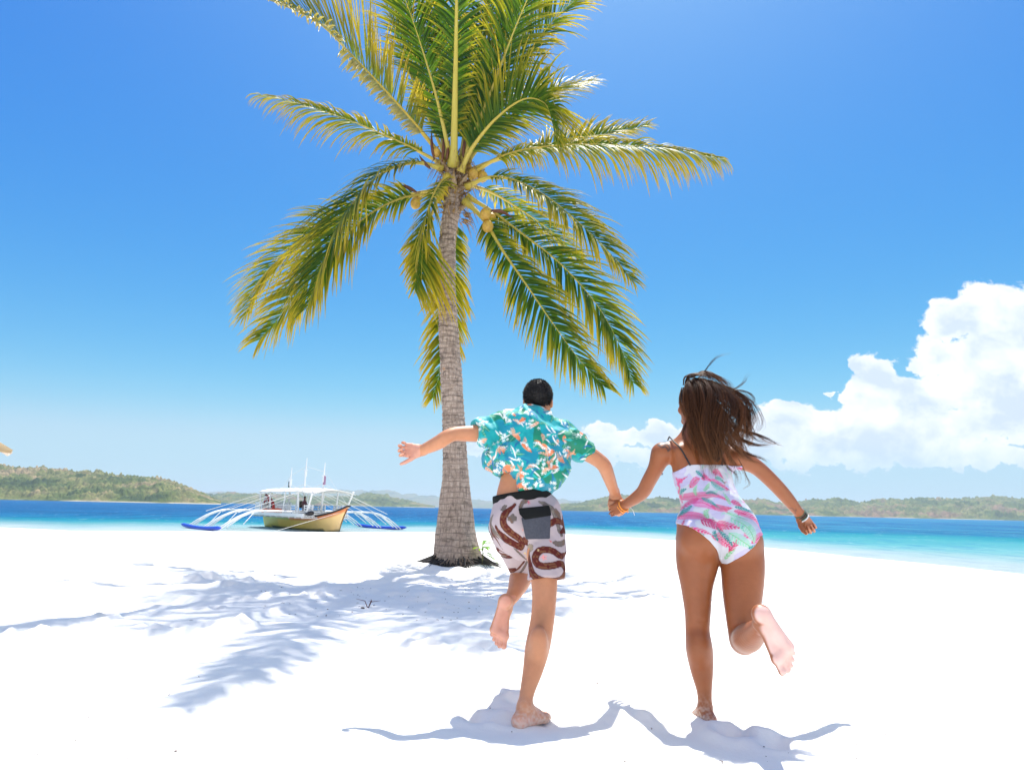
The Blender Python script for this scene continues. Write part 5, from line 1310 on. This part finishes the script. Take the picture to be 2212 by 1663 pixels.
    c = hp(0, 0, 0); flo, fhi = bbox([P(1440, 800, 3.6), P(1640, 800, 4.1), P(1540, 1030, 3.6)], 0.02); fh = Field(flo, fhi, 0.0045)
    fh.ell(hp(0, -0.016, 0.030), A, (0.082, 0.100, 0.094), 0.0)
    sl, X, Y, Z = fh.win(fh.lo, fh.lo + 9); lx, ly, lz = X - c[0], Y - c[1], Z - c[2]; loc = [lx * q[0] + ly * q[1] + lz * q[2] for q in A]
    fh.F = np.maximum(fh.F, np.minimum(loc[1] - 0.030, 0.050 - loc[2]).astype(np.float32))
    fh.F = np.maximum(fh.F, np.minimum(loc[1] - 0.010 , -0.0 - loc[2]).astype(np.float32))
    fh.chain([(1505,868,3.83,28),(1520,905,3.79,30),(1535,945,3.76,28),(1542,972,3.74,20),(1545,992,3.72,8)], 0.03, YN, 1.3)
    V, Q = fh.mesh(1); Q = flipfix(V, Q); N = vnormals(V, Q)
    V = V + N * (0.007 * fbm(V[:, 0] * 60, V[:, 1] * 40, V[:, 2] * 9, 3, 3))[:, None]
    hair = child(root, 'hair', V, Q, mhair, np.tile(np.array((0.010, 0.005, 0.004)), (len(V), 1)))
    guides = [  # (px, py, D) root -> tip, spread px, count
        ([(1475,838,3.85),(1474,862,3.81),(1486,892,3.78),(1507,930,3.74),(1524,968,3.70),(1534,1005,3.68)], 6, 50),
        ([(1490,822,3.86),(1492,845,3.79),(1500,880,3.75),(1514,930,3.71),(1533,975,3.68),(1545,1025,3.66)], 9, 80),
        ([(1500,820,3.86),(1520,835,3.78),(1530,870,3.73),(1528,920,3.69),(1540,970,3.67),(1552,1020,3.66)], 10, 80),
        ([(1505,818,3.86),(1540,832,3.78),(1555,865,3.72),(1545,915,3.69),(1550,965,3.67),(1560,1015,3.66)], 10, 80),
        ([(1510,818,3.86),(1550,835,3.78),(1578,868,3.72),(1575,915,3.68),(1560,955,3.67),(1560,995,3.66)], 9, 70),
        ([(1512,820,3.86),(1560,838,3.79),(1600,865,3.74),(1612,900,3.70),(1602,930,3.68),(1580,960,3.68)], 7, 60),
        ([(1505,822,3.86),(1560,845,3.78),(1598,880,3.73),(1600,915,3.70),(1580,950,3.68),(1575,985,3.68)], 8, 60),
        ([(1520,850,3.80),(1560,885,3.73),(1590,930,3.70),(1605,965,3.70),(1620,985,3.72),(1640,1000,3.75)], 6, 35),
        ([(1520,850,3.80),(1555,890,3.73),(1575,940,3.70),(1600,980,3.70),(1615,1000,3.72)], 7, 40),
        ([(1487,850,3.80),(1497,890,3.76),(1496,930,3.75),(1505,965,3.72),(1520,1000,3.70)], 6, 40),
        ([(1500,860,3.79),(1515,900,3.74),(1520,950,3.70),(1535,1000,3.67),(1545,1050,3.66)], 8, 45),
        ([(1530,870,3.76),(1560,920,3.70),(1570,970,3.68),(1590,1010,3.68),(1600,1050,3.68)], 6, 22),
        ([(1478,832,3.86),(1485,815,3.84),(1510,808,3.82),(1530,822,3.78),(1545,850,3.74)], 6, 40),
        ([(1495,815,3.86),(1520,806,3.84),(1550,820,3.80),(1575,845,3.76),(1590,880,3.73)], 6, 36),
        # wind-lifted locks on the right-hand side
        ([(1515,825,3.84),(1565,850,3.77),(1592,868,3.74),(1585,895,3.72),(1560,905,3.70),(1568,935,3.69)], 6, 40),
        ([(1515,835,3.82),(1555,870,3.75),(1600,905,3.71),(1612,945,3.70),(1590,975,3.69)], 5, 30),
        ([(1510,832,3.83),(1570,858,3.76),(1608,880,3.73),(1618,915,3.72),(1606,950,3.71),(1622,975,3.72)], 4.5, 26),
        ([(1482,850,3.81),(1502,890,3.74),(1498,930,3.71),(1513,965,3.70),(1508,995,3.70)], 5, 30),
        # strands flying off in the wind
        ([(1495,822,3.86),(1515,810,3.84),(1528,790,3.82),(1545,772,3.80),(1565,763,3.78),(1588,761,3.77)], 5, 9),
        ([(1550,850,3.78),(1585,848,3.76),(1605,835,3.75),(1625,822,3.74),(1642,808,3.73)], 5.2, 9),
        ([(1560,848,3.78),(1595,842,3.76),(1617,850,3.75),(1620,868,3.74),(1612,885,3.74)], 5.2, 12),
        ([(1575,880,3.74),(1605,900,3.72),(1608,935,3.71),(1590,960,3.70)], 5, 24),
        ([(1580,920,3.72),(1620,935,3.72),(1650,950,3.73),(1680,962,3.74)], 6, 26),
        ([(1580,935,3.72),(1615,955,3.72),(1640,962,3.73),(1672,960,3.74)], 6, 22),
        ([(1570,950,3.70),(1600,975,3.70),(1630,988,3.72),(1660,1000,3.75)], 7, 26),
        ([(1545,960,3.70),(1570,1000,3.68),(1590,1030,3.68),(1598,1065,3.68)], 4, 10),
        ([(1595,990,3.70),(1612,1020,3.70),(1618,1045,3.70),(1608,1055,3.70)], 2, 5),
    ]
    Vs, Qs, Cs = [], [], []; n = 0; rr = random.Random(31)
    for gi, (pts, spd, cnt) in enumerate(guides):
        gp = np.array([tuple(P(*p)) for p in pts]); pxs = 3.75 / F
        nlock = max(1, cnt // 7); locks = [(rr.gauss(0, 1), rr.gauss(0, 1), rr.gauss(0, .5), rr.uniform(0, 6.28), rr.uniform(.4, 1.2), rr.random()) for _ in range(nlock)]
        for i in range(int(cnt * 2.6)):
            lk = locks[i % nlock]; m_ = 18
            s_ = np.linspace(0, 1, m_); cp = spline(gp, m_)
            wid = spd * pxs * ((0.35 + 1.15 * s_ ** 0.8) if cnt < 42 else (0.45 + 1.1 * np.sin(np.clip(s_ * 1.05, 0, 1) * 2.6)))
            offx = lk[0] * wid * 1.15 + rr.gauss(0, .22) * wid * (0.8 + .9 * s_); offz = lk[1] * wid * .4 + rr.gauss(0, .2) * wid; offy = lk[2] * wid * 0.8 + rr.gauss(0, .3) * wid
            wavy = 0.019 * np.sin(s_ * (8 + 5 * lk[5]) + rr.uniform(-.4, .4) + lk[3]) * s_ * lk[4]; fr2 = (rr.gauss(0, .008) * np.sin(s_ * 6 + rr.uniform(0, 6)) + rr.gauss(0, .004) * np.sin(s_ * 15 + rr.uniform(0, 6))) * s_
            q = cp + np.stack([offx + wavy + fr2, offy, offz + 0.5 * wavy * (spd < 5)], 1)
            end = rr.uniform(0.62, 1.0); keep = max(6, int(m_ * end)); q = q[:keep]
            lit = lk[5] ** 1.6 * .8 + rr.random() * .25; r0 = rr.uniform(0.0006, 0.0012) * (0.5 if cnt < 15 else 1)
            T = np.gradient(q, axis=0); T /= np.linalg.norm(T, axis=1)[:, None] + 1e-9
            X_ = np.cross(T, [0.2, 1, 0.1]); X_ /= np.linalg.norm(X_, axis=1)[:, None] + 1e-9; Y_ = np.cross(T, X_)
            rad = r0 * (1 - 0.75 * np.linspace(0, 1, keep) ** 3)
            for j in range(keep):
                for a in range(3):
                    an_ = a * 2.094; Vs.append(q[j] + (X_[j] * math.cos(an_) + Y_[j] * math.sin(an_)) * rad[j])
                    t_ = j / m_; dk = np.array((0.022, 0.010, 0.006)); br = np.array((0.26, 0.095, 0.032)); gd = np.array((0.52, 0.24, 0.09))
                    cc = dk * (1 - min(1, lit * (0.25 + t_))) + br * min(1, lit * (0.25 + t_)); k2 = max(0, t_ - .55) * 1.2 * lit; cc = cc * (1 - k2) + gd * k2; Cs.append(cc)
            for j in range(keep - 1):
                for a in range(3): Qs.append((n + j * 3 + a, n + j * 3 + (a + 1) % 3, n + (j + 1) * 3 + (a + 1) % 3, n + (j + 1) * 3 + a))
            n += keep * 3
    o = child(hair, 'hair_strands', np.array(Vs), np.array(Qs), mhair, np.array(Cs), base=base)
    e = MB(); e.ell(hp(-0.083, -0.004, -0.042) - base, (0.004, 0.004, 0.004), 8, 6); me = e.mesh('earring'); me.materials.append(mat('earring_metal', (0.5, 0.3, 0.1), 0.3, metal=1.0)); o = bpy.data.objects.new('earring', me); COL.objects.link(o); o.parent = root
    return root
woman()
# ------------------------------------------------------------------ the outrigger boat
def boat():
    c = P(652, 1120, 56); base = Vector((c.x, 56, WATER)); A = R(-48)
    root = empty('outrigger_boat', base, A); tag(root, 'white and yellow outrigger boat with canvas roof and blue floats, moored in turquoise shallows', 'boat')
    def part(mb, name, m, parent=None, smooth=True, colors=False):
        me = mb.mesh(name, smooth, colors); me.materials.append(m); o = bpy.data.objects.new(name, me); COL.objects.link(o); o.parent = parent or root; autosmooth(o); return o
    white = mat('white_boat_paint', (0.78, 0.79, 0.78), 0.45); blue = mat('blue_boat_paint', (0.01, 0.06, 0.55), 0.4); canvas = mat('white_canvas', (0.74, 0.73, 0.68), 0.8)
    dark = mat('dark_trim', (0.02, 0.015, 0.015), 0.5); orange = mat('orange_canvas', (0.75, 0.13, 0.03), 0.6); rope = mat('pale_rope', (0.6, 0.6, 0.58), 0.8)
    # hull loft
    L = 13.2; st = np.linspace(-1, 1, 41); prof = np.linspace(0, 1, 9); rows = []; cols = []
    for s in st:
        x = s * L / 2; w_ = 0.78 * (1 - max(0, s - 0.1) ** 2.2 * 1.15) * (1 - 0.35 * max(0, -s) ** 3); w_ = max(w_, 0.02)
        top = 0.98 + 0.95 * max(0, s) ** 3.2 + 0.12 * max(0, -s) ** 2; bot = -0.30 + 0.25 * max(0, s - .6) + 0.12 * max(0, -s)
        fl = []
        for q in prof:
            z = bot + (top - bot) * q; fl.append((x + (0.9 * max(0, s - 0.55) / 0.45 * q * q if s > .55 else 0) - (0.35 * (1 - q) if s > .9 else 0), w_ * min(1, (q + 0.02) ** 0.45), z))
        row = [(a, -b, d) for a, b, d in fl[::-1]] + fl
        rows.append([Vector(p) for p in row])
        for (a, b, d) in row:
            q = (d - bot) / (top - bot); y_ = np.array((0.66, 0.44, 0.07)); cr = np.array((0.72, 0.50, 0.22)); og = np.array((0.72, 0.20, 0.04)); gn = np.array((0.38, 0.46, 0.08))
            cc = (y_ * (1 - max(0, s)) + cr * max(0, s)) * 1.3; cc = cc * .6 + gn * .4 if s < -0.45 else cc
            if q > 0.82: cc = og if s > -0.1 else gn
            if d < 0.10: cc = np.array((0.015, 0.05, 0.04))
            cols.append(cc)
    mb = MB(); mb.sheet(rows); mb.C = [np.array(cols)]
    n = len(rows[0]); mb.Q.append([0, n - 1, n - 1, 0]); mb.Q.pop()
    hull = part(mb, 'hull', mat('hull_paint', rough=0.4, attr='Col'), colors=True)
    mb = MB(); deck = [[Vector((r[0].x, r[0].y * .96, r[0].z - .10)), Vector((r[-1].x, r[-1].y * .96, r[-1].z - .10))] for r in rows]; mb.sheet(deck); part(mb, 'deck', mat('deck_boards', (0.5, 0.42, 0.3), 0.7), hull)
    mb = MB()
    for k in (0, -1): mb.tube([r[k] for r in rows[22:]], 0.07, 6)
    part(mb, 'gunwale', dark, hull)
    # white side platform along both sides
    mb = MB()
    for sg in (-1, 1):
        mb.box((-0.8, sg * 1.35, 1.12), (9.6, 0.9, 0.09)); mb.box((-0.8, sg * 1.82, 1.16), (9.8, 0.10, 0.26))
        for x in np.linspace(-5.2, 3.8, 9): mb.box((x, sg * 1.1, 0.98), (0.09, 1.5, 0.12))
    part(mb, 'side_deck', white)
    # outrigger beams and floats
    W_ = 7.6
    for sg in (-1, 1):
        mb = MB(); xs = np.linspace(-4.9, 3.6, 16); mb.tube([(x, sg * W_, 0.10 + 0.16 * abs((x + .6) / 4.3) ** 2) for x in xs], [0.05] + [0.145] * 14 + [0.05], 8)
        fo = part(mb, 'float', blue)
    for i, x0 in enumerate((-4.0, -3.4, -0.6, -0.1, 2.5, 3.0)):
        for sg in (-1, 1):
            mb = MB(); pts = []
            for q in np.linspace(0, 1, 12):
                y = q * W_; z = 1.32 + 0.12 * math.sin(q * 3) - 1.22 * max(0, (q - 0.62) / 0.38) ** 1.7; pts.append((x0, sg * (y * (1 - .02 * q)), z))
            mb.tube(pts, [0.062] * 8 + [0.06, 0.058, 0.05, 0.045], 7); part(mb, 'outrigger_arm', white)
    mb = MB()
    for sg in (-1, 1):
        mb.tube([(-4.6, sg * 4.4, 1.46), (3.5, sg * 4.4, 1.46)], .06, 6); mb.tube([(-4.6, sg * 2.9, 1.46), (3.5, sg * 2.9, 1.46)], .05, 6)
        for x in (-3.9, -0.5, 2.7): mb.tube([(x, sg * 5.6, 1.2), (x, sg * 6.9, .25)], .05, 6); mb.tube([(x, sg * 5.0, 1.3), (x + .5, sg * 5.9, .5)], .035, 5)
    part(mb, 'arm_brace', white)
    # canopy
    mb = MB(); rows = []
    for x in np.linspace(-4.9, 5.3, 21):
        row = []
        for y in np.linspace(-1, 1, 11):
            z = 3.25 - 0.30 * y * y - 0.05 * abs(math.sin(x * 1.3)) * abs(y) - (0.16 if x > 3 else 0) * (x - 3) / 2; row.append(Vector((x, y * 1.75, z)))
        rows.append(row)
    mb.sheet(rows); cn = part(mb, 'canopy', canvas); solid(cn, 0.04)
    k = 0
    for x, lean in ((-4.6, 0), (-2.6, 0), (0.1, 0.25), (2.6, 0), (4.5, 0.55)):
        for sg in (-1, 1):
            mb = MB(); mb.tube([(x - lean, sg * 1.55, 1.15), (x + lean, sg * 1.68, 2.98)], 0.07, 6); part(mb, 'post', white)
    for x, h in ((-2.6, 5.0), (0.1, 5.7), (3.3, 5.2)):
        mb = MB(); mb.tube([(x, 0, 1.0), (x, 0, h * .8), (x + .05, 0, h)], [0.085, 0.07, 0.03], 7); mb.tube([(x - .35, 0, h - 1.0), (x + .35, 0, h - 1.0)], .03, 5); mb.box((x, 0, h - 1.25), (.16, .16, .5)); part(mb, 'mast', white)
    mb = MB(); mb.tube([(3.32, .05, 4.2), (3.32, .05, 3.5)], .12, 6); part(mb, 'furled_flag', mat('flag_cloth', (0.35, 0.2, 0.3), 0.8))
    mb = MB(); mb.box((-2.95, 0.1, 3.6), (.35, .12, .5)); part(mb, 'radio_box', mat('dark_green', (0.03, 0.06, 0.04), 0.6))
    mb = MB()
    for a, b in (((-2.6, 0, 4.3), (0.1, 0, 5.0)), ((0.1, 0, 5.0), (3.3, 0, 4.5)), ((3.3, 0, 4.6), (7.2, 0, 2.0)), ((-2.6, 0, 4.4), (-6.4, 0, 1.4))):
        mb.tube([a, b], .013, 4)
    for sg in (-1, 1):
        for x, xm in ((-3.9, -2.6), (-0.4, 0.1), (2.8, 3.3)): mb.tube([(xm, 0, 3.6), (x, sg * 7.0, .5)], .014, 4); mb.tube([(xm, sg * 1.6, 3.0), (x, sg * 6.2, 1.3)], .025, 4)
    mb.tube([(6.6, 0, 1.5), (5.9, -5.0, 0.02), (5.3, -9.0, -.05)], .015, 4)
    part(mb, 'rigging', rope)
    # deck house, benches, orange raft
    mb = MB(); mb.box((-5.7, 0, 1.6), (1.5, 2.6, 1.0)); mb.box((-5.1, -0.9, 2.2), (.12, .5, 1.0), Matrix.Rotation(R(25), 3, 'Y')); part(mb, 'engine_cover', mat('pale_grey_paint', (0.62, 0.64, 0.66), 0.5), smooth=False)
    for x0, x1 in ((-2.1, 1.4), (2.9, 4.3)):
        for sg in (-1, 1):
            mb = MB()
            for z in (1.5, 1.68, 1.86): mb.box(((x0 + x1) / 2, sg * 1.2, z), (x1 - x0, .05, .09))
            mb.box(((x0 + x1) / 2, sg * .9, 1.42), (x1 - x0, .6, .07))
            for x in np.linspace(x0, x1, 4): mb.box((x, sg * 1.24, 1.45), (.07, .07, 1.0))
            part(mb, 'bench', white, smooth=False)
    raft = empty('life_raft'); raft.matrix_world = root.matrix_world @ Matrix.Translation((-2.2, -1.6, 1.36)); tag(raft, 'long orange inflated float lying on the side deck of the boat', 'life raft')
    mb = MB(); mb.tube([(x, .08 * math.sin(x), .05 * math.sin(x * 2)) for x in np.linspace(-2.0, 2.0, 14)], [0.05, .17] + [0.22] * 10 + [.17, .05], 10)
    for x in (-1.2, 0, 1.2): mb.tube([(x - .02, 0, 0), (x + .02, 0, 0)], .235, 10)
    me = mb.mesh('raft_tube'); me.materials.append(orange); o = bpy.data.objects.new('raft_tube', me); COL.objects.link(o); o.parent = raft
    def thing(name, loc, label, cat, mb, m, group=None):
        me = mb.mesh(name); me.materials.append(m); o = bpy.data.objects.new(name, me); COL.objects.link(o); o.matrix_world = root.matrix_world @ Matrix.Translation(loc); tag(o, label, cat, group); return o
    mb = MB(); mb.ell((0, 0, 0), (.42, .34, .30), 14, 8); mb.box((0, 0, .22), (.5, .4, .1)); thing('dark_bag', (-0.6, 0.2, 1.95), 'bulky dark bag piled behind the boat bench', 'bag', mb, mat('bag_cloth', (.07, .05, .04), .8))
    mb = MB(); mb.tube([(-.4, 0, 0), (.4, 0, .05)], .16, 8); thing('rope_coil', (4.4, -1.5, 1.3), 'black rope fender lying at the front of the boat deck', 'fender', mb, dark)
    mb = MB(); mb.ell((0, 0, 0), (.13, .13, .42), 10, 8); mb.tube([(0, 0, .4), (0, 0, .55)], .05, 6); thing('red_canister', (-3.1, -1.1, 1.6), 'upright red canister beside the boat bench', 'canister', mb, mat('red_metal', (.55, .03, .02), .4))
    # crew
    def crew(joints, label, shirt, trousers, skin):
        T = root.matrix_world; pts = {k: T @ Vector(v) for k, v in joints.items()}; b0 = pts['foot']; r = empty('person', b0); tag(r, label, 'person')
        allp = np.array([tuple(v) for v in pts.values()]); f = Field(allp.min(0) - .3, allp.max(0) + .3, .022)
        def cn_(a, b, ra, rb, k=.04): f.cone(pts[a], pts[b], ra, rb, k)
        cn_('hip', 'chest', .15, .17); cn_('chest', 'neck', .15, .07); cn_('neck', 'head', .06, .07); f.ell(pts['head'], ((1,0,0),(0,1,0),(0,0,1)), (.095, .10, .12), .02)
        for s_ in ('L', 'R'):
            cn_('chest', 'el' + s_, .07, .05); cn_('el' + s_, 'ha' + s_, .048, .035); cn_('hip', 'kn' + s_, .11, .07); cn_('kn' + s_, 'ft' + s_, .068, .045); f.cone(pts['ft' + s_], pts['ft' + s_] + Vector((.12, -.08, -.03)), .04, .035, .02)
        V, Q = f.mesh(1); Q = flipfix(V, Q); d = lambda a, b, w_: np.linalg.norm(np.cross(V - np.array(pts[a]), np.array(pts[b] - pts[a])), axis=1) / (pts[b] - pts[a]).length
        C = np.tile(np.array(skin), (len(V), 1)); z = V[:, 2]
        dl = lambda a, b: np.linalg.norm(V - (np.array(pts[a]) + np.clip(((V - np.array(pts[a])) @ np.array(pts[b] - pts[a])) / (pts[b] - pts[a]).length_squared, 0, 1)[:, None] * np.array(pts[b] - pts[a])), axis=1)
        tors = (dl('hip', 'chest') < .21) | (dl('chest', 'neck') < .14) | (dl('chest', 'elL') < .085) | (dl('chest', 'elR') < .085)
        legs_ = (dl('hip', 'knL') < .13) | (dl('hip', 'knR') < .13) | (dl('knL', 'ftL') < .05) | (dl('knR', 'ftR') < .05)
        C[tors] = shirt; C[legs_ & (dl('hip', 'chest') > .16)] = trousers; hd = np.linalg.norm(V - np.array(pts['head']), axis=1); C[(hd < .16) & (V[:, 2] > pts['head'].z + .0)] = (.01, .008, .008)
        child(r, 'body', V, Q, mat('crew_look', rough=.7, attr='Col'), C)
    crew(dict(foot=(-3.9,-.9,1.05), hip=(-4.0,-.8,1.95), chest=(-4.3,-1.0,2.45), neck=(-4.5,-1.1,2.62), head=(-4.72,-1.15,2.72), elL=(-4.45,-1.35,2.15), haL=(-4.45,-1.3,1.85), elR=(-4.65,-.9,2.15), haR=(-4.7,-1.0,1.85), knL=(-3.95,-1.05,1.55), ftL=(-3.9,-1.05,1.15), knR=(-4.0,-.65,1.55), ftR=(-3.75,-.65,1.15)),
         'crew member in dark red shirt bending over at the back of the boat', (.32, .02, .03), (.02, .02, .025), (.16, .07, .04))
    crew(dict(foot=(1.9,-.9,1.45), hip=(1.9,-.75,1.62), chest=(1.95,-.8,2.1), neck=(2.05,-.85,2.32), head=(2.1,-.88,2.48), elL=(2.2,-1.1,1.95), haL=(2.55,-1.1,1.85), elR=(2.1,-.55,1.9), haR=(2.5,-.7,1.8), knL=(2.4,-1.05,1.7), ftL=(2.55,-1.1,1.3), knR=(2.4,-.7,1.7), ftR=(2.55,-.65,1.3)),
         'crew member in dark clothes sitting hunched on the front deck of the boat', (.10, .03, .04), (.02, .03, .06), (.16, .07, .04))
boat()

def hut():
    a = P(21, 971, 9.0); root = empty('beach_hut', (a.x - 2.2, 7.35, 0)); tag(root, 'beach hut at the left edge, only its pale wooden roof corner in view', 'hut')
    b0 = Vector(root.matrix_world.translation)
    def part(mb, name, m): me = mb.mesh(name, False); me.materials.append(m); o = bpy.data.objects.new(name, me); COL.objects.link(o); o.parent = root; return o
    wood = mat('weathered_wood', (0.5, 0.27, 0.12), 0.7); pale = mat('pale_roof_board', (0.75, 0.62, 0.5), 0.6); thatch = mat('thatch', (0.42, 0.30, 0.16), 0.9)
    ax = a.x - b0.x - 0.27; az = a.z - b0.z
    mb = MB()
    for i in range(9):
        y0 = -1.6 + i * .4; mb.sheet([[Vector((ax - 2.3, y0, az + 1.25)), Vector((ax - 2.3, y0 + .44, az + 1.25))], [Vector((ax + .02, y0, az + .0 - .02 * (i % 2))), Vector((ax + .02, y0 + .44, az - .02 * (i % 2)))]])
        mb.sheet([[Vector((ax - 2.3, y0, az + 1.25)), Vector((ax - 2.3, y0 + .44, az + 1.25))], [Vector((ax - 4.6, y0, az)), Vector((ax - 4.6, y0 + .44, az))]])
    o = part(mb, 'roof', thatch); solid(o, .05)
    for yy in (-1.64, 2.03):
        for xe in (ax, ax - 4.6):
            mb = MB(); mb.tube([(ax - 2.3, yy, az + 1.28), (xe, yy, az - .02)], .05, 4); part(mb, 'barge_board', pale)
    for x in (ax - .75, ax - 3.9):
        for y in (-1.2, 1.4): mb = MB(); mb.tube([(x, y, -.2), (x, y, az + .42)], .06, 8); part(mb, 'post', wood)
    mb = MB()
    for y in (-1.2, 1.4): mb.box((ax - 2.3, y, az - .22), (4.3, .08, .14))
    mb.box((ax - 2.3, 0, .5), (3.2, 2.4, .07)); part(mb, 'beam', wood)
hut()

def litter():
    mb = MB(); rr = random.Random(77)
    spots = [(760,1450),(520,1575),(505,1325),(310,1525),(165,1595),(250,1365),(340,1600),(808,1610),(1470,1345),(1500,1340),(1510,1365),(1700,1595),(1662,1500),(1750,1340),(1900,1395),(2070,1365),(1860,1440),(1700,1470),(1655,1640),(540,1360),(350,1255),(700,1690),(820,1500),(1290,1480),(1560,1650),(1610,1410),(1385,1560)]
    for i in range(120): spots.append((rr.uniform(20, 2190), rr.uniform(1190, 1650)))
    for i in range(150): spots.append((rr.uniform(560, 1080), rr.uniform(1245, 1335)))
    for (px, py) in spots:
        p = PG(px, py, 0)
        if math.hypot(p.x, p.y) > 16: continue
        z = zs(p.x, p.y) + .003; k = rr.random(); a = rr.uniform(0, 6.28); L = rr.uniform(.008, .035) * (2.2 if rr.random() < .12 else 1); g = rr.uniform(.03, .16); L *= .4 if math.hypot(p.x, p.y) < 6 else 1; col = (g * 1.6, g * 1.1, g * .8)
        if k < .55: mb.tube([(p.x, p.y, z), (p.x + math.cos(a) * L * .5, p.y + math.sin(a) * L * .5, z + L * .12), (p.x + math.cos(a + .4) * L, p.y + math.sin(a + .4) * L, z + .002)], [.0014, .002, .001], 4, col=col)
        else: mb.ell((p.x, p.y, z), (L * .35, L * .22, L * .12), 6, 4, Matrix.Rotation(a, 3, 'Z'), col=col)
    o = mb.build('beach_litter', mat('dry_bits', rough=.9, attr='Col'), colors=True); o['kind'] = 'stuff'
    for (px, py, lab, s_) in ((795,1311,'small dry reddish twig standing in the palm shade on the sand', 1.0), (1660,1583,'broken brown stick lying in the woman\'s shadow', .6), (1375,1240,'thin dry stalk lying on pale sand right of the man', .8)):
        p = PG(px, py, 0); z = zs(p.x, p.y); mb = MB(); q = random.Random(px)
        for i in range(4 if s_ == 1 else 2):
            a = q.uniform(0, 6.28); mb.tube([(0, 0, -.01), (math.cos(a) * .05 * s_, math.sin(a) * .05 * s_, (.06 if s_ == 1 else .008)), (math.cos(a + .5) * .13 * s_, math.sin(a + .5) * .1 * s_, (.12 if s_ == 1 else .006) * q.uniform(.4, 1))], [.005 * s_, .004 * s_, .0015], 5)
        o = mb.build('twig', mat('twig_bark', (.13, .045, .035), .9)); o.location = (p.x, p.y, z); tag(o, lab, 'twig')
litter()
